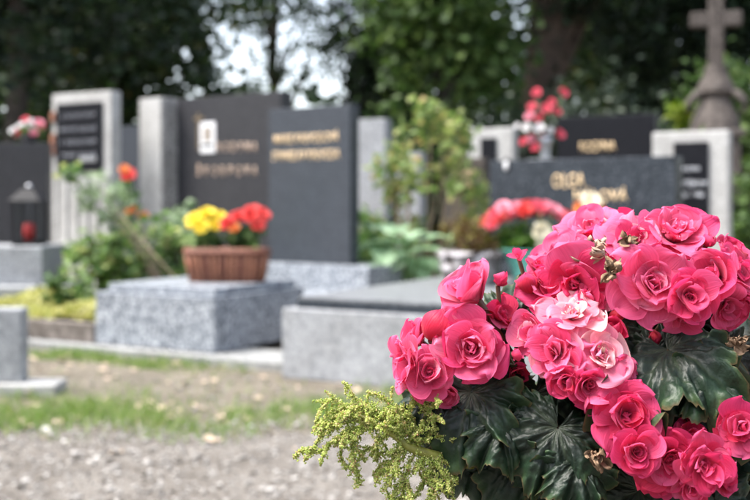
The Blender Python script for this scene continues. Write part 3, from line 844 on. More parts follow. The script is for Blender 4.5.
# ------------------------------------------------------------------ petals (shared by every flower in the scene)
def petal_np(L, Wd, ph0, ph1, cup, ruf, az, r0, tone, nu=11, nv=9, wav=0.06, asym=0.0, point=0.0, wrap=1.0):
    t_ = np.linspace(0, 1, nu); u = 1 - (1 - t_) ** 1.9
    v = np.linspace(-1, 1, nv)
    uu = np.linspace(0, 1, 60)
    ph = np.radians(ph0 + (ph1 - ph0) * uu)
    rr = r0 + np.concatenate([[0], np.cumsum((np.sin(ph[1:]) + np.sin(ph[:-1])) / 2 * L / 59)])
    zz = np.concatenate([[0], np.cumsum((np.cos(ph[1:]) + np.cos(ph[:-1])) / 2 * L / 59)])
    r_u, z_u, p_u = np.interp(u, uu, rr), np.interp(u, uu, zz), np.interp(u, uu, ph)
    wu = Wd * (0.22 + 0.78 * np.clip(u / 0.62, 0, 1) ** 0.8) * np.sqrt(np.clip(1 - np.clip((u - 0.5) / 0.5, 0, 1) ** (2.6 - point), 0.0, 1))
    k1, k2, k3 = rng.uniform(0, 6.28, 3)
    Uu, Vv = np.meshgrid(u, v, indexing='ij')
    Ww = wu[:, None] * (1 + asym * Vv)
    pn = p_u[:, None]
    Tx, Tz = np.sin(pn), np.cos(pn)
    Nx, Nz = -np.cos(pn), np.sin(pn)
    off = cup * Ww * Vv ** 2 + ruf * L * Uu ** 2 * (np.sin(2.6 * Vv + k1) * 0.6 + 0.5 * np.sin(5.3 * Vv + k2) * Uu)
    ext = wav * L * Uu ** 2 * np.sin(2.2 * Vv + k3)
    kv = wrap * np.clip(np.cos(pn), 0, 1) ** 1.5          # standing petals wrap round the heart
    rho = np.maximum(r_u[:, None], 0) + 0.16 * L
    psi = np.clip(Ww * Vv / rho, -1.9, 1.9)
    off = off * (1 - 0.8 * kv)
    X = r_u[:, None] + Nx * off + Tx * ext - kv * rho * (1 - np.cos(psi))
    Z = z_u[:, None] + Nz * off + Tz * ext
    Y = Ww * Vv * (1 - kv) + rho * np.sin(psi) * kv
    c, s = math.cos(az), math.sin(az)
    verts = np.stack([X * c - Y * s, X * s + Y * c, Z], -1).reshape(-1, 3)
    idx = np.arange(nu * nv).reshape(nu, nv)
    f = np.stack([idx[:-1, :-1], idx[1:, :-1], idx[1:, 1:], idx[:-1, 1:]], -1).reshape(-1, 4)
    rnd = rng.uniform()
    edge = np.maximum(Uu, np.abs(Vv) ** 3 * 0.9)
    col = np.stack([edge, Vv * 0.5 + 0.5, np.full_like(Uu, rnd), np.full_like(Uu, tone)], -1).reshape(-1, 4)
    return verts, f, col

def join_np(parts):
    vs_, fs, cs, o = [], [], [], 0
    for v, f, c in parts:
        vs_.append(v); fs.append(f + o); cs.append(c); o += len(v)
    return np.concatenate(vs_), np.concatenate(fs), np.concatenate(cs)

def small_bloom(r, layers=4, npet=6, coarse=True, spread=85):
    parts = []
    for l in range(layers):
        k = 1 - l / layers
        for i in range(max(3, npet - l)):
            az = 2 * math.pi * (i + 0.5 * l) / max(3, npet - l) + rng.normal(0, 0.15)
            parts.append(petal_np(r * (0.35 + 0.65 * k), r * (0.2 + 0.35 * k), spread * k * 0.6, spread * k, 0.4, 0.08, az, r * 0.03, 0.5, 5, 5))
    return parts

def bloom_obj(name, parent, loc, axis, r, mt, layers=4, npet=6, spread=85):
    v, f, c = join_np(small_bloom(r, layers, npet, True, spread))
    o = obj(name, mesh_from_np(name, v, f, 4, c), mt, parent, loc)
    o.rotation_euler = Vector(axis).to_track_quat('Z', 'Y').to_euler()
    return o

# ------------------------------------------------------------------ basket of chrysanthemums on the tomb
bk_loc = RW(-0.30, 0.52, 0.42)
bk = thing('wicker_basket', 'oblong brown wicker basket on the granite tomb', 'basket', bk_loc, rad(-6))
def ring(wx, wy, z, n=44, p=4.0):
    out = []
    for i in range(n):
        a = 2 * math.pi * i / n
        c, s = math.cos(a), math.sin(a)
        k = (abs(c) ** p + abs(s) ** p) ** (-1 / p)
        out.append(Vector((c * k * wx, s * k * wy, z)))
    return out
def basket_w(t): return 0.225 + 0.03 * t, 0.085 + 0.025 * t
NB = 44
rows = []
for i in range(13):
    t_ = i / 12
    wx, wy = basket_w(t_)
    rows.append([p_ + Vector((p_.x, p_.y, 0)).normalized() * (0.003 * ((-1) ** (k + i))) for k, p_ in enumerate(ring(wx, wy, 0.001 + 0.195 * t_, NB))])
me = bpy.data.meshes.new('weave')
vv = [tuple(p_) for r_ in rows for p_ in r_]
ff = [(i * NB + k, i * NB + (k + 1) % NB, (i + 1) * NB + (k + 1) % NB, (i + 1) * NB + k) for i in range(12) for k in range(NB)] + [tuple(range(NB - 1, -1, -1))]
me.from_pydata(vv, [], ff)
obj('weave', me, 'wicker', bk)
for k in range(0, NB, 1):
    a_ = ring(0.230, 0.090, 0.004, NB)[k]; b_ = ring(0.260, 0.115, 0.178, NB)[k]
    tube('stake', [a_, b_], [0.0085, 0.0105], 'wicker_light' if k % 3 else 'wicker', bk, 6)
pts = ring(0.262, 0.117, 0.19, NB); pts.append(pts[0])
tube('rim', pts, [0.016] * len(pts), 'wicker', bk, 8)
pts = ring(0.262, 0.117, 0.206, NB); pts.append(pts[0])
tube('rim', pts, [0.011] * len(pts), 'wicker', bk, 8)
box('soil', bk, -0.215, 0.215, -0.07, 0.07, 0.05, 0.175, 'soil', 0)

def potted_flowers(name, label, base, heads, leaf_mt, n_leaf, leaf_r, hz, cat='flowers', leafsz=0.05):
    t_ = thing(name, label, cat, base)
    for (dx, dy, dz, r, mt, ax) in heads:
        tube('stem', curve_pts((dx * 0.3, dy * 0.3, 0), (dx, dy, dz), (0, 0, 0), 4), [0.004] * 4, 'green_stem', t_, 5)
        bloom_obj('blossom', t_, (dx, dy, dz), ax, r, mt, 5, 9)
    pos = clump_points(n_leaf, (0, 0, hz * 0.5), (leaf_r[0], leaf_r[1], hz * 0.5), 24, 0.02)
    pos = pos[pos[:, 2] > 0.003]
    obj('foliage', leaf_mesh('foliage', pos, leafsz, 0.4, 0.4), leaf_mt, t_)
    return t_
F0 = (0, -0.7, 0.6)
soil_z = 0.175
def bkp(x, y): 
    q = Matrix.Rotation(rad(-6), 3, 'Z') @ Vector((x, y, 0)); return bk_loc + q + Vector((0, 0, soil_z))
potted_flowers('chrysanthemum', 'yellow chrysanthemums growing in the wicker basket', bkp(-0.13, 0),
    [(-0.07, -0.03, 0.19, 0.06, 'petal_yellow', (-0.3, -0.6, 0.7)), (0.0, 0.0, 0.24, 0.065, 'petal_yellow', (0, -0.6, 0.8)), (0.055, -0.03, 0.185, 0.06, 'petal_yellow', (0.2, -0.7, 0.5)), (-0.09, 0.02, 0.22, 0.055, 'petal_yellow', (-0.4, -0.4, 0.8)), (0.075, 0.02, 0.225, 0.05, 'petal_yellow', F0), (-0.03, -0.06, 0.17, 0.055, 'petal_yellow', (0, -0.9, 0.4))],
    'leaf_garden', 330, (0.09, 0.07), 0.17, 'flowers', 0.055)
potted_flowers('chrysanthemum', 'red chrysanthemums growing in the wicker basket', bkp(0.10, 0),
    [(-0.09, -0.03, 0.19, 0.055, 'petal_red', (-0.2, -0.8, 0.5)), (-0.02, 0.0, 0.225, 0.06, 'petal_red', (0, -0.6, 0.8)), (0.06, -0.04, 0.23, 0.065, 'petal_red', (0, -0.8, 0.6)), (0.12, 0.0, 0.24, 0.06, 'petal_red', (0.4, -0.6, 0.7)), (0.10, -0.06, 0.19, 0.055, 'petal_red', (0.3, -0.8, 0.3)), (0.06, 0.02, 0.265, 0.06, 'petal_red', (0, -0.4, 0.9)), (-0.045, -0.06, 0.16, 0.04, 'petal_orange', F0)],
    'leaf_garden', 380, (0.12, 0.07), 0.17, 'flowers', 0.06)

# ------------------------------------------------------------------ things on the concrete grave
ledger_z = 0.424
sp_ = row_at(471, 1.0)
st = thing('stone_pot', 'rough mottled stone pot on the dark ledger', 'pot', RW(sp_, 1.0, ledger_z), 0.3)
lathe('bowl', [(0.15, 0), (0.175, 0.04), (0.19, 0.10), (0.195, 0.17), (0.205, 0.18), (0.20, 0.205), (0.16, 0.205), (0.15, 0.17)], 'stone_pot', st, 18, None, 0.03)
he = thing('heather', 'brownish green heather growing in the rough stone pot', 'plant', RW(sp_, 1.0, ledger_z + 0.165))
for i in range(7):
    a = i * 0.9
    tube('stem', curve_pts((0, 0, 0), (math.cos(a) * 0.13, math.sin(a) * 0.13, 0.17), (0, 0, 0.03), 4), [0.005, 0.004, 0.003, 0.002], 'twig', he, 5)
pos = clump_points(1500, (0, 0, 0.12), (0.17, 0.15, 0.10), 40, 0.025)
obj('foliage', leaf_mesh('foliage', pos[pos[:, 2] > 0.02], 0.035, 0.3, 0.2), 'leaf_heather', he)

ba = row_at(527, 1.15)
bq = RW(ba, 1.15, ledger_z)
wp_ = thing('wrapped_flowerpot', 'flowerpot wrapped in teal paper before the wide headstone', 'flowerpot', bq)
lathe('wrap', [(0.08, 0.0), (0.10, 0.09), (0.13, 0.17), (0.185, 0.215), (0.175, 0.215), (0.115, 0.16)], 'teal_wrap', wp_, 18, None, 0.03)
lathe('pot', [(0.07, 0.001), (0.095, 0.15)], 'terracotta', wp_, 20)
hd = []
for i in range(28):
    px = -0.24 + 0.48 * (i + random.random()) / 28; pz = 0.365 + 0.10 * (1 - (px / 0.28) ** 2) + random.uniform(-0.05, 0.03)
    hd.append((px, random.uniform(-0.13, 0.05), pz - 0.15, random.uniform(0.04, 0.058), random.choice(['petal_rose', 'petal_rose', 'petal_red', 'petal_pink']), (px * 2, -0.7, 0.6)))
hd += [(0.06, -0.16, 0.175, 0.062, 'petal_cream', (0.1, -1, 0.1)), (0.075, -0.16, 0.115, 0.055, 'petal_cream', (0.1, -1, 0)), (0.15, -0.14, 0.13, 0.05, 'petal_white', (0.3, -1, 0))]
potted_flowers('rose_bouquet', 'bunch of red and pink roses with cream blossoms in the teal wrap', bq + Vector((0, 0, 0.15)), hd, 'leaf_bouquet', 520, (0.20, 0.12), 0.20, 'flowers', 0.08)

ca = row_at(590, 1.35)
cq = RW(ca, 1.35, ledger_z)
cv = thing('slender_vase', 'slender dark vase on the ledger holding a single cream rose', 'vase', cq)
lathe('body', [(0.05, 0), (0.055, 0.06), (0.03, 0.2), (0.02, 0.26), (0.026, 0.28)], 'granite_black', cv, 18)
cs_ = thing('cream_rose', 'single cream rose standing in the slender dark vase', 'flower', cq + Vector((0, 0, 0.281)))
zr = P(590, 203, cq.y).z - ledger_z - 0.281
tube('stem', [(0, 0, -0.02), (0, 0, zr)], [0.004, 0.004], 'green_stem', cs_, 6)
bloom_obj('blossom', cs_, (0, 0, zr), (0, -0.8, 0.5), 0.068, 'petal_cream', 5, 6)
bloom_obj('blossom', cs_, (-0.05, 0.02, zr - 0.03), (-0.5, -0.6, 0.3), 0.045, 'petal_orange', 4, 5)
bloom_obj('blossom', cs_, (0.06, 0.02, zr - 0.04), (0.5, -0.6, 0.3), 0.04, 'petal_orange', 4, 5)

# vase on post behind the wide headstone
va = row_at(545, 2.35)
vq = RW(va, 2.35)
gp = thing('granite_post', 'slim grey granite post behind the wide dark headstone', 'post', vq, -TH)
box('shaft', gp, -0.08, 0.08, -0.08, 0.08, 0, 1.20, 'concrete', 0.008)
box('cap', gp, -0.10, 0.10, -0.10, 0.10, 1.2005, 1.235, 'concrete', 0.008)
vz = thing('metal_vase', 'silvery metal vase on the granite post', 'vase', vq + Vector((0, 0, 1.2355)))
lathe('body', [(0.04, 0), (0.045, 0.01), (0.035, 0.04), (0.05, 0.12), (0.06, 0.16), (0.052, 0.16), (0.04, 0.1)], 'zinc', vz, 20)
hd = []
for (px, py, r, mt) in [(537, 93, 0.045, 'petal_rose'), (562, 94, 0.05, 'petal_rose'), (551, 103, 0.04, 'petal_rose'), (533, 107, 0.045, 'petal_rose'), (545, 110, 0.05, 'petal_rose'), (556, 112, 0.045, 'petal_rose'), (529, 117, 0.045, 'petal_pink'), (540, 119, 0.05, 'petal_rose'), (551, 122, 0.045, 'petal_white'), (527, 128, 0.045, 'petal_white'), (538, 129, 0.05, 'petal_white'), (548, 131, 0.05, 'petal_white'), (559, 135, 0.052, 'petal_rose'), (532, 139, 0.045, 'petal_pink'), (542, 139, 0.045, 'petal_pink'), (524, 142, 0.04, 'petal_rose'), (518, 126, 0.03, 'petal_white'), (535, 148, 0.045, 'petal_rose')]:
    q = P(px, py, vq.y) - (vq + Vector((0, 0, 1.38)))
    hd.append((q.x, random.uniform(-0.06, 0.03), q.z, r * 0.85, mt, (q.x * 4, -0.8, 0.4)))
potted_flowers('carnation_bouquet', 'tall bunch of coral and white carnations in the metal vase', vq + Vector((0, 0, 1.38)), hd, 'leaf_dark', 60, (0.08, 0.06), 0.2, 'flowers', 0.05)

# pink and white flowers on the grey monument (left edge)
lq = Vector((xl(28, 8.66), 8.675, P(0, 143, 8.6).z))
bw = thing('flower_bowl', 'small dark bowl on top of the dark grey monument', 'bowl', lq)
lathe('body', [(0.045, 0), (0.06, 0.03), (0.07, 0.06), (0.06, 0.06), (0.05, 0.03)], 'granite_charcoal', bw, 18)
hd = []
for i in range(16):
    px = random.uniform(-0.17, 0.17)
    hd.append((px, random.uniform(-0.06, 0.06), random.uniform(0.03, 0.15) - abs(px) * 0.2, random.uniform(0.035, 0.05), random.choice(['petal_pink', 'petal_rose', 'petal_white', 'petal_pink']), (px * 3, -0.7, 0.6)))
potted_flowers('silk_bouquet', 'pink and white flowers in the bowl on the dark grey monument', lq + Vector((0, 0, 0.05)), hd, 'leaf_garden', 160, (0.15, 0.06), 0.08, 'flowers', 0.05)

# ------------------------------------------------------------------ garden plants between the graves
bush('leafy_shrub', 'leafy green shrub spilling out behind the yellow sedum bed', 112, 7.75, 0.80, 0.40, 0.24, 1000, 0.085, 'leaf_light', 'shrub', 50, 0.05, base_z=0.0)
bush('leafy_shrub', 'low bright green shrub between the sedum bed and the wicker basket', 165, 7.9, 0.82, 0.26, 0.2, 800, 0.08, 'leaf_light', 'shrub', 40, 0.05, base_z=0.0)
bush('leafy_shrub', 'dark green low shrub at the foot of the pale stone plinth', 62, 7.35, 0.42, 0.15, 0.12, 500, 0.06, 'leaf_mid', 'shrub', 24, 0.03, base_z=0.0)
bush('leafy_shrub', 'pale green shrub against the foot of the pale pillar', 185, 8.7, 0.98, 0.20, 0.18, 800, 0.07, 'leaf_silver', 'shrub', 30, 0.05, base_z=0.0)
# airy silvery sprig
sg = thing('silver_sprig', 'airy pale sprig leaning in front of the fluted pale headstone', 'plant', P(165, 313, 7.6))
b0_ = P(165, 313, 7.6)
for (px, py) in ((72, 176), (95, 185), (88, 200), (118, 195), (108, 215)):
    e = P(px, py, 7.6 + random.uniform(-0.15, 0.15)) - b0_
    tube('stem', curve_pts((0, 0, 0), e, (0.05, 0, 0.1), 6, 0.01), [0.008, 0.007, 0.006, 0.005, 0.003, 0.002], 'twig', sg, 6)
    pos = clump_points(60, tuple(e), (0.10, 0.08, 0.09), 10, 0.03)
    obj('leaf_spray', leaf_mesh('leaf_spray', pos, 0.06, 0.4, 0.3), 'leaf_silver' if py > 180 else 'leaf_garden', sg)['kind'] = 'stuff'
stick = tube('garden_stake', [P(112, 205, 7.45), P(172, 275, 7.3), P(200, 300, 7.25)], [0.003, 0.005, 0.006], 'twig', None, 8)
tag(stick, 'thin wooden stake leaning over the green shrubs by the tomb', 'stake')
rf = thing('red_flower', 'red flower on a tall stem beside the pale pillar', 'flower', P(128, 300, 8.4))
b0_ = P(128, 300, 8.4)
for (px, py, mt, r) in ((128, 176, 'petal_red', 0.07), (124, 170, 'petal_orange', 0.045), (131, 211, 'petal_orange', 0.05), (144, 217, 'petal_orange', 0.045)):
    e = P(px, py, 8.4) - b0_
    tube('stem', curve_pts((0, 0, 0), e, (0.02, 0, 0), 5), [0.006, 0.005, 0.004, 0.004, 0.003], 'green_stem', rf, 5)
    bloom_obj('blossom', rf, e, (0.1, -0.8, 0.5), r, mt, 4, 7)
pos = clump_points(120, (0, 0, 0.7), (0.10, 0.08, 0.35), 14, 0.04)
obj('foliage', leaf_mesh('foliage', pos, 0.07, 0.4, 0.3), 'leaf_garden', rf)

# yellowing sapling behind
yb = thing('yellowing_shrub', 'yellowing rose shrub with thin leaning stems behind the concrete grave', 'shrub', P(425, 206, 8.3) - Vector((0, 0, CH)))
yb0 = P(425, 206, 8.3) - Vector((0, 0, CH))
for (px, py, k) in ((438, 118, 1), (452, 150, 0), (405, 140, 0), (430, 105, 0), (465, 175, 0), (395, 185, 0), (415, 165, 1), (455, 125, 0), (385, 160, 0), (475, 190, 0)):
    e = P(px, py, 8.3 + random.uniform(-0.3, 0.3)) - yb0
    tube('stem', curve_pts((random.uniform(-0.08, 0.08), 0, -0.03), e, (random.uniform(-0.1, 0.1), 0, 0.05), 6, 0.015), [0.014, 0.013, 0.012, 0.009, 0.006, 0.003], 'twig', yb, 6)
    pos = clump_points(80, tuple(e - Vector((0, 0, 0.10))), (0.14, 0.14, 0.20), 16, 0.035)
    obj('foliage', leaf_mesh('foliage', pos, 0.085, 0.36, 0.4, 0.2), 'leaf_yellowing', yb)
pos = clump_points(420, (-0.1, 0.1, 0.5), (0.45, 0.3, 0.35), 30, 0.06)
obj('foliage', leaf_mesh('foliage', pos, 0.09, 0.4, 0.4, 0.2), 'leaf_garden', yb)
bush('leafy_shrub', 'green shrub at the right edge of the slate headstone', 375, 8.9, 0.95, 0.22, 0.2, 900, 0.08, 'leaf_garden', 'shrub', 30, 0.06)
bush('columnar_thuja', 'bright lime green columnar thuja left of the stone cross', 680, 12, 2.25, 0.13, 0.13, 2200, 0.08, 'leaf_lime', 'thuja', 50, 0.05, stems=2)
bush('leafy_shrub', 'yellow green shrub growing at the foot of the stone cross', 702, 10.3, 1.68, 0.14, 0.14, 700, 0.07, 'leaf_garden', 'shrub', 24, 0.05)
bush('leafy_shrub', 'green shrub to the right of the pale framed headstone', 742, 8.6, 1.25, 0.2, 0.2, 800, 0.08, 'leaf_mid', 'shrub', 30, 0.06)

# hosta with broad pale leaves
def broad_leaf(L, Wd, bend, n=9, m=7, fold=0.18):
    u = np.linspace(0, 1, n); v = np.linspace(-1, 1, m)
    Uu, Vv = np.meshgrid(u, v, indexing='ij')
    wv = Wd * np.sin(np.pi * np.clip(Uu, 0, 1) ** 0.75) ** 0.8
    a = bend * Uu
    ca_, sa_ = np.cumsum(np.cos(bend * u)) * L / n, np.cumsum(np.sin(bend * u)) * L / n
    X = wv * Vv
    Y = np.repeat(ca_[:, None], m, 1)
    Z = -np.repeat(sa_[:, None], m, 1) + fold * wv * np.abs(Vv) + 0.008 * np.sin(Vv * 14)
    idx = np.arange(n * m).reshape(n, m)
    f = np.stack([idx[:-1, :-1], idx[1:, :-1], idx[1:, 1:], idx[:-1, 1:]], -1).reshape(-1, 4)
    return np.stack([X, Y, Z], -1).reshape(-1, 3), f
ho = thing('hosta', 'hosta with broad pale green leaves between the two tombs', 'plant', P(402, 206, 7.9) - Vector((0, 0, CH)))
ho0 = P(402, 206, 7.9) - Vector((0, 0, CH))
for (px, py, L, az, tilt) in [(378, 238, 0.26, 150, 20), (395, 262, 0.30, 200, 5), (412, 276, 0.32, 265, -20), (425, 245, 0.28, 20, 25), (405, 236, 0.26, 100, 30), (385, 285, 0.28, 215, -10), (430, 262, 0.3, -20, 5), (370, 262, 0.28, 180, 5), (395, 225, 0.24, 80, 45), (440, 280, 0.28, -50, -5), (415, 296, 0.3, 280, -15), (364, 285, 0.26, 190, -5), (436, 232, 0.24, 40, 30), (400, 250, 0.26, 250, 15), (388, 246, 0.3, 260, 10), (420, 258, 0.3, 275, 5), (372, 275, 0.28, 255, 0), (432, 288, 0.28, 265, -5), (402, 282, 0.3, 270, -5), (446, 258, 0.26, 290, 10), (410, 228, 0.26, 265, 30), (380, 222, 0.24, 250, 35)]:
    c = P(px, py, 7.9 + random.uniform(-0.25, 0.15)) - ho0
    L *= 1.3
    v, f = broad_leaf(L, L * 0.36, rad(60))
    o = obj('leaf', mesh_from_np('leaf', v, f, 4), 'leaf_hosta', ho)
    dv = Vector((math.cos(rad(az)), math.sin(rad(az)), math.tan(rad(tilt)))).normalized()
    o.rotation_euler = dv.to_track_quat('Y', 'Z').to_euler()
    o.location = c - dv * L * 0.45
    tube('leaf_stalk', curve_pts((0, 0, 0), c - dv * L * 0.45, (0, 0, 0.05), 5), [0.009, 0.008, 0.007, 0.006, 0.005], 'green_stem', ho, 6)

# ------------------------------------------------------------------ foreground: planter, begonia, amaranth
PLX, PLY = 0.215, 1.06
pd_ = thing('granite_pedestal', 'square granite pedestal under the begonia planter', 'pedestal', (PLX, PLY, 0))
box('base', pd_, -0.30, 0.30, -0.30, 0.30, -0.02, 0.08, 'granite_blue', 0.008)
box('block', pd_, -0.25, 0.25, -0.25, 0.25, 0.0805, 0.26, 'granite_blue', 0.008)
ptr = thing('stone_planter', 'round stone planter bowl holding the pink begonia', 'planter', (PLX, PLY, 0.2605))
lathe('bowl', [(0.13, 0), (0.15, 0.02), (0.20, 0.12), (0.235, 0.235), (0.25, 0.245), (0.25, 0.27), (0.225, 0.27), (0.215, 0.235), (0.2, 0.2)], 'stone_rough', ptr, 40, None, 0.004)
lathe('soil', [(0.19, 0.18), (0.212, 0.235), (0.1, 0.245), (0.01, 0.25)], 'soil', ptr, 28, None, 0.01)
BB = Vector((PLX, PLY, 0.50))
bg_ = thing('begonia_plant', 'pink double flowered begonia with dark ruffled leaves in the stone planter', 'plant', BB)

def flower(px, py, rp, axis, tone=0.5, kind='open', d=None, nbig=10, roll=None):
    if d is None:
        d = 0.90 + 0.13 * np.clip((470 - py) / 260, 0, 1)
    R = rp / F * d * 1.04
    ax = Vector(axis).normalized()
    base = P(px, py, d) - ax * R * 0.30 - BB
    parts = []
    tj = lambda s=0.09: float(np.clip(tone + rng.normal(0, s), 0, 1))
    if kind == 'open':      # full, rose-like double
        LY = [(5, 1.0, .62, 55, 96, .10, .05), (5, .86, .54, 44, 80, .20, .05), (5, .70, .44, 32, 60, .34, .06), (5, .55, .34, 20, 40, .5, .07), (4, .42, .25, 8, 22, .7, .07), (3, .31, .17, 0, 6, .9, .05)]
    elif kind == 'flat':    # wide open, few broad petals with a small heart
        LY = [(5, 1.0, .66, 62, 98, .06, .06), (4, .82, .56, 50, 84, .14, .06), (4, .6, .40, 36, 60, .3, .08), (4, .42, .22, 15, 38, .5, .1), (4, .3, .13, 0, 20, .6, .1)]
    elif kind == 'cup':     # half open, petals standing
        LY = [(4, 1.05, .66, 40, 62, .30, .05), (4, .95, .58, 28, 46, .42, .05), (4, .8, .46, 18, 30, .55, .06), (4, .62, .34, 8, 16, .7, .06), (3, .45, .22, 0, 4, .9, .05)]
    elif kind == 'rose':    # tight spiral heart
        LY = [(5, .98, .64, 52, 84, .22, .03), (5, .84, .56, 40, 60, .4, .03), (5, .68, .46, 28, 38, .6, .03), (5, .52, .36, 14, 20, .8, .03), (4, .38, .26, 4, 4, 1.0, .03), (3, .28, .17, 0, -10, 1.1, .03)]
    elif kind == 'star':    # many narrow inner petals
        LY = [(5, 1.0, .56, 52, 88, .14, .05), (6, .92, .44, 40, 68, .25, .05), (7, .80, .34, 26, 48, .35, .06), (7, .64, .25, 12, 30, .5, .07), (5, .48, .17, 0, 14, .6, .07)]
    elif kind == 'bud':
        LY = [(2, 1.5, .78, 75, -70, .9, .01), (2, 1.35, .7, 70, -60, .9, .01), (3, 1.0, .5, 40, -40, .9, .01)]
    elif kind == 'pair':    # two big cupped petals, back view
        LY = [(2, 1.1, .74, 50, 30, .65, .03), (2, .8, .5, 30, 10, .7, .03), (3, .5, .3, 10, 0, .8, .03)]
    elif kind == 'two':
        LY = [(4, 1.0, .42, 40, 75, .3, .06), (2, .5, .2, 10, 30, .4, .06)]
    off = rng.uniform(0, 6.28) if roll is None else roll
    big = []
    nl = len(LY)
    wrapk = {'star': rng.uniform(0, .35), 'flat': rng.uniform(.2, .7), 'open': rng.uniform(.25, .9), 'rose': 1.0}.get(kind, rng.uniform(.5, 1.0))
    rufk = rng.uniform(1.0, 2.1)
    loose = rng.uniform(-12, 14)
    tax = Vector((math.cos(off * 3), math.sin(off * 3), 0))
    for li, (n_, L, Wd, p0, p1, cp, rf_) in enumerate(LY):
        tilt = np.array(Matrix.Rotation(rng.normal(0.2, 0.16) * li / nl * 1.8, 3, tax))
        gap = rng.uniform(0, 6.28)
        for i in range(n_):
            az = off + 2 * math.pi * i / n_ + li * 0.62 + rng.normal(0, 0.24)
            s = rng.normal(1, 0.10)
            side = 1 + 0.14 * math.cos(az - gap)
            fine = li < 2
            pp = petal_np(R * L * s * side, R * Wd * rng.normal(1.06, 0.10), p0 + rng.normal(0, 9), p1 + rng.normal(0, 15) + (loose if kind not in ('bud', 'pair') else 0), cp * rng.uniform(0.5, 1.4), rf_ * rufk * rng.uniform(0.7, 1.9), az, R * 0.03, tj(.12), 13 if fine else 11, 11 if fine else 9, 0.08, rng.normal(0, 0.16), 0.0, wrapk)
            pp = (pp[0] @ tilt.T, pp[1], pp[2])
            if len(big) < nbig and li < 2: big.append(pp)
            else: parts.append(pp)
    if kind in ('open', 'rose', 'star', 'flat', 'cup'):
        tilt = np.array(Matrix.Rotation(0.25, 3, tax))
        for i in range(5):                         # closed heart
            pp = petal_np(R * rng.uniform(.26, .4), R * rng.uniform(.12, .19), rng.uniform(5, 30), rng.uniform(-60, -10), 0.8, 0.06, off + i * 1.3, R * 0.05, tj(), 9, 7, 0.05)
            parts.append((pp[0] @ tilt.T + np.array([0, 0, R * .05]), pp[1], pp[2]))
    if not parts: parts = [big.pop()]
    v, f, c = join_np(parts)
    nm = 'flower_bud' if kind == 'bud' else 'flower'
    fo_ = obj(nm, mesh_from_np(nm, v, f, 4, c), 'begonia_petal', bg_, base)
    fo_.rotation_euler = ax.to_track_quat('Z', 'Y').to_euler()
    for (v, f, c) in big:
        obj('petal', mesh_from_np('petal', v, f, 4, c), 'begonia_petal', fo_)
    if kind == 'flat' and tone > 0.8:
        v, f, c = join_np([petal_np(R * rng.uniform(.3, .5), R * rng.uniform(.05, .09), rng.uniform(0, 50), rng.uniform(10, 70), .4, .2, rng.uniform(0, 6.28), R * .05, .5, 7, 5) for _ in range(7)])
        obj('stamens', mesh_from_np('stamens', v, f, 4, c), 'petal_cream', fo_)
    # stalk back into the plant
    root = Vector((PLX + (base.x + BB.x - PLX) * 0.35, PLY + 0.02 + (base.y + BB.y - PLY) * 0.2, 0.62 + max(0, base.z - 0.1) * 0.3)) - BB
    tube('flower_stalk', curve_pts(root, base + ax * R * 0.06, -ax * 0.03, 6), [k * (0.4 + 0.6 * min(1, rp / 28)) for k in (0.0042, 0.004, 0.0036, 0.0032, 0.003, 0.0036)], 'begonia_stem', bg_, 7)
    return fo_

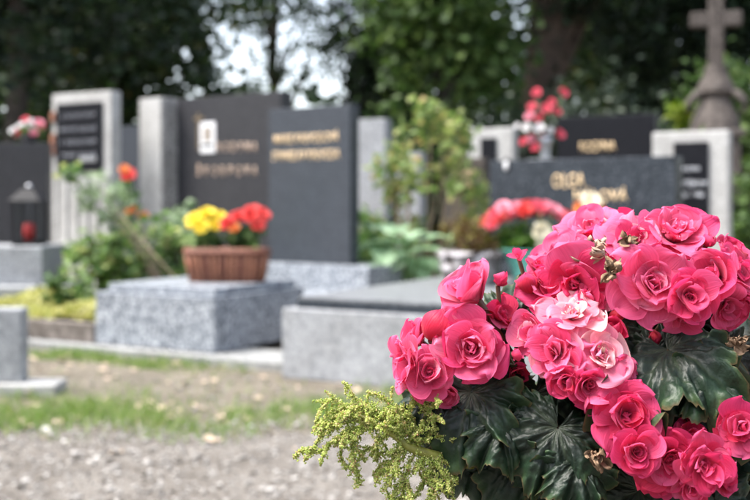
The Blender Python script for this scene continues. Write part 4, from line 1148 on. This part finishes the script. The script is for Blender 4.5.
FL = [
 (474, 349, 39, (-.12, -1, .18), .58, 'open', .945), (473, 292, 36, (-.55, -.35, .75), .60, 'cup', .97), (430, 373, 27, (-.05, -1, .12), .55, 'rose', .945),
 (409, 362, 31, (-.95, -.45, .05), .52, 'star', .955), (432, 334, 25, (.15, -.25, .9), .12, 'bud', .962), (417, 340, 22, (-.8, -.3, .5), .55, 'cup', .98),
 (514, 354, 9, (.9, -.5, -.1), .35, 'bud', .94), (499, 283, 12, (.35, -.5, .8), .25, 'bud', .985), (478, 316, 20, (.2, -.5, -.5), .25, 'cup', .985),
 (530, 288, 20, (-.3, -.35, .8), .12, 'bud', .985), (549, 290, 30, (-.25, -.75, .35), .55, 'cup', .99), (518, 256, 11, (-.3, -.6, .7), .35, 'two', 1.0), (540, 270, 16, (.1, -.3, .7), .3, 'cup', 1.01),
 (575, 284, 35, (-.25, -.85, -.15), .42, 'flat', .97), (592, 228, 33, (-.35, -.55, .75), .60, 'open', 1.04), (563, 254, 29, (-.6, -.5, .55), .66, 'flat', 1.02),
 (621, 224, 23, (-.1, -.1, 1), .22, 'pair', 1.06), (634, 236, 31, (-.05, -.7, .65), .68, 'flat', 1.0), (640, 256, 28, (.3, -.7, .2), .3, 'cup', 1.0),
 (674, 235, 38, (.12, -.75, .65), .56, 'star', 1.01), (653, 283, 39, (-.08, -1, .22), .62, 'open', .945), (691, 296, 27, (.08, -1, .10), .46, 'rose', .93), (683, 312, 24, (-.1, -.6, -.8), .52, 'cup', .95),
 (708, 243, 12, (.3, -.5, .7), .25, 'bud', 1.0), (716, 277, 32, (-.45, -.8, .3), .52, 'cup', .965), (741, 272, 30, (.5, -.7, .4), .48, 'open', .98), (729, 308, 25, (.3, -.8, -.35), .45, 'flat', .965),
 (574, 312, 31, (-.05, -.62, .8), .88, 'flat', .945), (556, 351, 31, (-.35, -.9, .25), .55, 'star', .93), (534, 333, 24, (-.8, -.5, .2), .58, 'cup', .95), (545, 318, 22, (-.4, -.3, .8), .45, 'pair', .965),
 (608, 338, 20, (.2, -.3, .8), .25, 'bud', .955), (602, 354, 31, (.18, -.85, .5), .86, 'flat', .925), (588, 386, 22, (.15, -.85, -.1), .42, 'rose', .915), (565, 381, 19, (-.3, -.9, -.15), .35, 'cup', .92), (592, 400, 21, (.15, -.5, -.8), .48, 'pair', .915),
 (627, 415, 37, (.02, -1, .25), .38, 'open', .905), (637, 454, 26, (.0, -1, .05), .36, 'rose', .89), (668, 459, 31, (-.15, -.95, 0), .32, 'open', .90), (704, 463, 30, (.12, -1, .05), .40, 'star', .885), (741, 430, 27, (-.2, -.9, .05), .36, 'open', .90),
 (602, 280, 27, (.2, -.8, .2), .30, 'cup', 1.0), (610, 252, 26, (0, -.7, .5), .45, 'flat', 1.03), (548, 268, 24, (-.2, -.6, .6), .5, 'flat', 1.03), (728, 254, 22, (.3, -.6, .6), .45, 'cup', 1.01), (517, 372, 15, (.2, -.8, -.3), .3, 'cup', .985),
 (655, 428, 21, (.5, -.8, .2), .34, 'star', .92), (690, 436, 20, (.1, -.8, .5), .3, 'cup', .92), (722, 478, 20, (.4, -.9, 0), .36, 'cup', .90), (655, 482, 20, (-.1, -.9, -.3), .36, 'flat', .905), (606, 432, 16, (-.5, -.8, .1), .34, 'cup', .92), (448, 392, 17, (-.1, -.9, -.4), .45, 'cup', .96), (500, 318, 18, (.3, -.7, .5), .3, 'cup', .99), (590, 300, 20, (.3, -.7, .5), .55, 'star', .965), (560, 330, 18, (0, -.7, .6), .6, 'star', .95), (625, 372, 17, (.5, -.8, 0), .6, 'star', .93),
 (617, 312, 11, (-.1, -.6, -.6), .12, 'bud', .965), (655, 335, 13, (.1, -.5, -.7), .10, 'bud', .98), (690, 487, 20, (0, -.9, -.4), .36, 'cup', .90), (762, 300, 28, (.5, -.7, .3), .4, 'open', .98), (775, 370, 30, (.7, -.7, .1), .4, 'open', .96),
]
for a in FL:
    flower(*a[:3], a[3], a[4], a[5], a[6])

# withered blossoms
def crumple(px, py, rp, d, mt, name='withered_blossom', npet=13):
    R = rp / F * d
    parts = []
    for i in range(npet):
        parts.append(petal_np(R * rng.uniform(.8, 1.3), R * rng.uniform(.25, .5), rng.uniform(-10, 80), rng.uniform(-90, 170), rng.uniform(-1.2, 1.6), rng.uniform(.3, .7), rng.uniform(0, 6.28), R * .05, .5, 9, 7, .15))
    v, f, c = join_np(parts)
    o = obj(name, mesh_from_np(name, v, f, 4, c), mt, bg_, P(px, py, d) - BB)
    o.rotation_euler = (rad(80) + rng.normal(0, .4), 0, rng.normal(0, .6))
    return o
tag(crumple(590, 258, 19, .985, 'withered_pale'), 'faded pale blossom turning papery')
tag(crumple(626, 241, 11, .965, 'withered'), 'dried tan blossom')
tag(crumple(612, 272, 13, .94, 'withered'), 'dried brown hanging blossom')
tag(crumple(605, 255, 12, .955, 'withered_pale'), 'faded pale blossom turning papery')
tag(crumple(597, 455, 15, .91, 'withered', 'withered_leaf'), 'dried brown curled leaf')
tag(crumple(735, 345, 11, .93, 'withered', 'withered_leaf'), 'dried brown curled leaf')
flower(578, 262, 17, (-.3, -.8, .3), .4, 'two', .99)

# leaves
def leaf_np(R, seed, ruffle=0.10, asym=0.18, cupz=0.25, span=158, nr=22, na=190):
    r_ = np.random.default_rng(seed)
    th = np.radians(np.linspace(-span, span, na)); q = np.linspace(0.02, 1, nr)
    tt = np.degrees(th)
    env = 0.60 + 0.40 * np.cos(th / 2) ** 2 + asym * 0.5 * np.sin(th)
    env *= 1 - 0.25 * np.clip((np.abs(tt) - 120) / 40, 0, 1)
    lob = 0.085 * np.cos(th * 6.6 + r_.uniform(-.4, .4)) + 0.05 * np.sin(th * 11 + r_.uniform(0, 6))
    saw = 0.115 * (np.abs(((th * 24 + 1.5 * np.sin(th * 3) + r_.uniform(0, 6)) / (2 * np.pi)) % 1 - 0.5) * 2) + 0.04 * ((th * 43 / (2 * np.pi)) % 1) + 0.02 * r_.normal(size=na)
    rad_ = env + lob + saw
    Q, T = np.meshgrid(q, th, indexing='ij')
    RR = Q * rad_[None]
    veins = np.radians(np.array([-125, -80, -42, -6, 30, 68, 112]) + r_.normal(0, 4, 7))
    dv = np.min(np.abs(T[..., None] - veins), -1) * np.maximum(RR, .05)
    near = np.exp(-(dv / 0.035) ** 2) * (1 - 0.6 * Q)
    # side veins
    br = np.abs(((np.min(np.abs(T[..., None] - veins), -1) * 6 + RR * 7) % 1) - 0.5)
    near2 = np.exp(-(br / 0.10) ** 2) * 0.35 * (Q > .2)
    z = cupz * RR * (1 - 0.9 * RR) - 0.22 * RR ** 2.2
    z += 0.075 * (1 - np.exp(-(dv / 0.10) ** 2)) * np.sin(np.pi * np.clip(Q, 0, 1)) ** 1.4
    k1, k2 = r_.uniform(0, 6.28, 2)
    k3, k4 = r_.uniform(0, 6.28, 2)
    z += ruffle * 1.5 * Q ** 3.4 * (np.sin(T * 6 + k1) + 0.8 * np.sin(T * 11 + k2) + 0.5 * np.sin(T * 19 + k3))
    z += 0.15 * Q ** 6 * (np.sin(T * 15 + k4 + np.sin(T * 4)) + 0.5 * np.sin(T * 27 + k1)) - 0.10 * Q ** 9
    z += 0.045 * np.sin(RR * 17 + 3 * np.sin(T * 5 + k4)) * np.sin(T * 12 + 2 * np.sin(RR * 8 + k3)) * Q + 0.02 * np.sin(RR * 34 + 2 * np.sin(T * 9 + k1)) * np.sin(T * 25 + k4) * Q
    z += 0.02 * np.sin(RR * 9 + T * 3 + k1) * Q - 0.02 * near2
    T = T + 0.07 * Q ** 2 * np.sin(T * 9 + k3)
    X = RR * np.sin(T); Y = RR * np.cos(T)
    verts = np.stack([X, Y, z], -1).reshape(-1, 3) * R
    col = np.stack([Q, np.clip(near + near2 * .5, 0, 1), np.full_like(Q, r_.uniform()), T / 6.3 + .5], -1).reshape(-1, 4)
    idx = np.arange(nr * na).reshape(nr, na)
    f = np.stack([idx[:-1, :-1], idx[1:, :-1], idx[1:, 1:], idx[:-1, 1:]], -1).reshape(-1, 4)
    return verts, f, col

LSEED = [100]
def leaf(px, py, rp, main, normal, d, ruffle=0.09, label=None, **kw):
    """px,py: where the stalk joins the blade; main: direction of the blade's tip; normal: upper side"""
    R = rp / F * d
    LSEED[0] += 1
    v, f, c = leaf_np(R, LSEED[0], ruffle, **kw)
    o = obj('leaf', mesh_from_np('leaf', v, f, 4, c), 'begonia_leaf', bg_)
    y = Vector(main).normalized(); z = Vector(normal); z = (z - y * z.dot(y)).normalized(); x = y.cross(z)
    mt = Matrix((x, y, z)).transposed().to_4x4()
    p = P(px, py, d) - BB
    o.matrix_local = Matrix.Translation(p) @ mt
    root = Vector((p.x * 0.3, 0.0 + p.y * 0.1, 0.02))
    tube('leaf_stalk', curve_pts(root, p - z * 0.002, (0, 0.03, 0.01), 6), [0.005, 0.0048, 0.0045, 0.004, 0.0036, 0.003], 'begonia_stem', bg_, 7)
    if label: o['label'] = label
    return o
leaf(472, 392, 68, (-.45, -.35, -.85), (-.35, -.75, .6), .965)                 # big drooping leaf on the left
leaf(505, 388, 46, (.35, -.35, -.7), (.2, -.85, .5), .975)
leaf(558, 428, 62, (-.42, -.3, -.85), (-.15, -.9, .5), .935)                 # lower middle
leaf(668, 350, 74, (.45, -.75, -.30), (.05, -.80, .62), 0.96, 0.15)            # the big one on the right
leaf(655, 352, 62, (-.25, -.75, -.55), (-.1, -.75, .65), .967, 0.14)
leaf(630, 380, 60, (.85, -.25, -.42), (-.05, -.40, .9), .945, 0.18)             # ruffled edge below it
leaf(514, 330, 47, (.12, .1, 1), (-.25, -1, .25), 1.0, 0.07)                   # upright between the flowers
leaf(535, 395, 55, (.2, -.3, -.8), (.1, -.9, .4), .985)
leaf(438, 398, 40, (-.7, -.3, -.5), (-.4, -.8, .5), .975, 0.14)
leaf(500, 425, 42, (.1, -.5, -.8), (0, -.85, .5), .945, 0.14)
leaf(578, 462, 44, (.2, -.5, -.8), (.1, -.85, .5), .925, 0.15)
leaf(700, 372, 50, (.5, -.6, -.5), (.15, -.75, .6), .94, 0.17)
leaf(652, 380, 40, (-.1, -.7, -.6), (-.1, -.7, .7), .945, 0.17)
leaf(470, 440, 55, (.25, -.2, -.9), (-.1, -.9, .4), 1.0)
leaf(612, 325, 46, (.25, -.4, -.7), (.1, -.8, .6), .985)
leaf(720, 350, 62, (.6, -.4, -.6), (.3, -.8, .5), .985)
leaf(700, 405, 55, (.5, -.4, -.7), (.1, -.7, .7), .955)
leaf(745, 395, 60, (.3, -.4, -.8), (.3, -.9, .3), .96)
leaf(520, 455, 52, (-.5, -.3, -.8), (-.1, -.9, .4), .98)
leaf(575, 470, 58, (.4, -.3, -.8), (.1, -.9, .4), .955)
leaf(640, 490, 60, (.1, -.4, -.8), (.0, -.8, .5), .95)
leaf(715, 500, 60, (.3, -.4, -.8), (.1, -.8, .5), .95)
leaf(690, 330, 60, (.1, -.3, -.9), (.0, -.9, .4), 1.01)
leaf(600, 420, 50, (-.3, -.3, -.8), (-.1, -.9, .4), 1.0)
for i in range(30):                                                            # leaves inside and behind the bush
    px = random.uniform(535, 790); py = random.uniform(330, 520)
    s = random.uniform(-1, 1)
    if px < 600: s = abs(s) * .5
    leaf(px, py, random.uniform(45, 65), (s, random.uniform(-.4, .3), -random.uniform(.2, 1)), (s * .6, -.7, .6), random.uniform(1.02, 1.2), 0.09, na=90, nr=10)
for i in range(14):
    a = random.uniform(0.0, 2.0)
    p = Vector((PLX + math.cos(a) * 0.14, PLY + math.sin(a) * 0.14, random.uniform(.62, .76)))
    px = CX + p.x / p.y * F; py = HY + (CH - p.z) / p.y * F
    leaf(px, py, 60, (math.cos(a), math.sin(a), -.4), (math.cos(a) * .5, math.sin(a) * .5, .9), p.y, 0.09, na=90, nr=10)

# amaranth / drooping green panicle
am0 = P(470, 470, 1.0)
am = thing('amaranth_plant', 'drooping pale green amaranth plume beside the begonia', 'plant', (PLX + 0.05, PLY, 0.50))
AO = Vector((PLX + 0.05, PLY, 0.50))
da = 0.955
spine = [Vector((0, 0, -0.01)), P(520, 480, 1.04) - AO, P(480, 466, .995) - AO, P(448, 459, .965) - AO, P(425, 453, da) - AO, P(408, 447, da) - AO, P(396, 436, da) - AO, P(382, 428, da) - AO, P(360, 415, da) - AO]
tube('stem', spine, [.006, .0056, .0052, .0048, .0045, .0042, .0036, .003, .0018], 'amaranth_stem', am, 9)
def spike(pts2, r0, dens, dd=0.0):
    p3 = [P(x, y, da + dd * (i / (len(pts2) - 1))) - AO for i, (x, y) in enumerate(pts2)]
    tube('branch', p3, [0.0016 * (1 - 0.6 * i / len(p3)) for i in range(len(p3))], 'amaranth_stem', am, 5)
    pos, sz = [], []
    def bead_run(a_, b_, ra, rb, dn):
        L = (b_ - a_).length; k_ = max(2, int(L / 0.0021))
        for k in range(k_):
            t_ = k / k_
            c = a_.lerp(b_, t_); rr = ra + (rb - ra) * t_
            for j in range(dn):
                dvec = Vector(rng.normal(0, 1, 3)).normalized()
                pos.append(c + dvec * rr * rng.uniform(.15, 1.15)); sz.append(rng.uniform(.0004, .0011))
    for i in range(len(p3) - 1):
        t0, t1 = i / (len(p3) - 1), (i + 1) / (len(p3) - 1)
        bead_run(p3[i], p3[i + 1], r0 * .6 * (1 - .5 * t0), r0 * .6 * (1 - .5 * t1), dens)
        k_ = max(2, int((p3[i + 1] - p3[i]).length / 0.0042))
        dr = (p3[i + 1] - p3[i]).normalized()
        for k in range(k_):
            c = p3[i].lerp(p3[i + 1], k / k_)
            tt = t0 + (t1 - t0) * k / k_
            dv_ = (dr * 0.9 + Vector(rng.normal(0, 0.75, 3)) + Vector((0, 0, -0.25))).normalized()
            L = r0 * rng.uniform(1.2, 3.0) * (1 - .6 * tt)
            bead_run(c, c + dv_ * L, r0 * .42, r0 * .18, 8)
    pos = np.array([tuple(p) for p in pos]); sz = np.array(sz)
    return obj('flower_spike', scatter('flower_spike', pos, sz, octb, OCT_F, 1.0, 0.5), 'amaranth', am)
SP = [([(396, 436), (380, 412), (358, 404), (332, 410), (312, 432)], .0062), ([(385, 430), (362, 420), (340, 424), (322, 436), (308, 455)], .0058), ([(380, 428), (362, 428), (352, 445), (356, 468), (361, 486)], .0068),
      ([(398, 436), (396, 412), (382, 396), (366, 392)], .006), ([(402, 440), (408, 415), (414, 398), (420, 392)], .0062), ([(405, 445), (420, 430), (430, 415), (428, 402)], .006),
      ([(410, 448), (395, 455), (388, 470), (386, 490), (392, 505)], .006), ([(416, 451), (408, 466), (404, 482), (402, 500)], .006), ([(425, 453), (422, 468), (430, 484), (440, 500)], .0062), ([(438, 457), (442, 470), (452, 482)], .0055),
      ([(366, 420), (348, 408), (334, 398), (322, 404)], .005), ([(372, 424), (345, 432), (330, 444), (320, 452)], .005), ([(362, 430), (345, 440), (340, 455), (346, 470)], .005), ([(392, 432), (378, 440), (372, 452)], .005),
      ([(400, 442), (384, 424), (370, 410), (352, 396)], .0055), ([(412, 448), (424, 440), (436, 436), (446, 440)], .005), ([(398, 438), (400, 422), (396, 404)], .0055), ([(420, 452), (412, 440), (416, 424)], .005), ([(405, 446), (396, 462), (398, 478)], .005), ([(430, 455), (436, 466), (424, 480), (416, 496)], .005), ([(345, 412), (328, 420), (318, 440)], .0045)]
for i, (pt, r0) in enumerate(SP):
    spike(pt, r0 * 1.45, 9, random.uniform(-.02, .02))
for i in range(72):                                # finer side plumes fill the plume out
    pt, r0 = SP[i % len(SP)]
    k = random.randint(0, len(pt) - 2)
    f_ = random.random()
    x0 = pt[k][0] + (pt[k + 1][0] - pt[k][0]) * f_; y0 = pt[k][1] + (pt[k + 1][1] - pt[k][1]) * f_
    dx, dy = pt[k + 1][0] - pt[k][0], pt[k + 1][1] - pt[k][1]
    L = math.hypot(dx, dy); dx /= L; dy /= L
    q = random.choice((-1, 1)) * random.uniform(.4, 1.0)
    ex, ey = dx - dy * q, dy + dx * q
    ln = random.uniform(12, 24)
    spike([(x0, y0), (x0 + ex * ln * .6, y0 + ey * ln * .5), (x0 + ex * ln * .9, y0 + ey * ln * .7 + ln * .45)], .006, 8, random.uniform(-.03, .03))
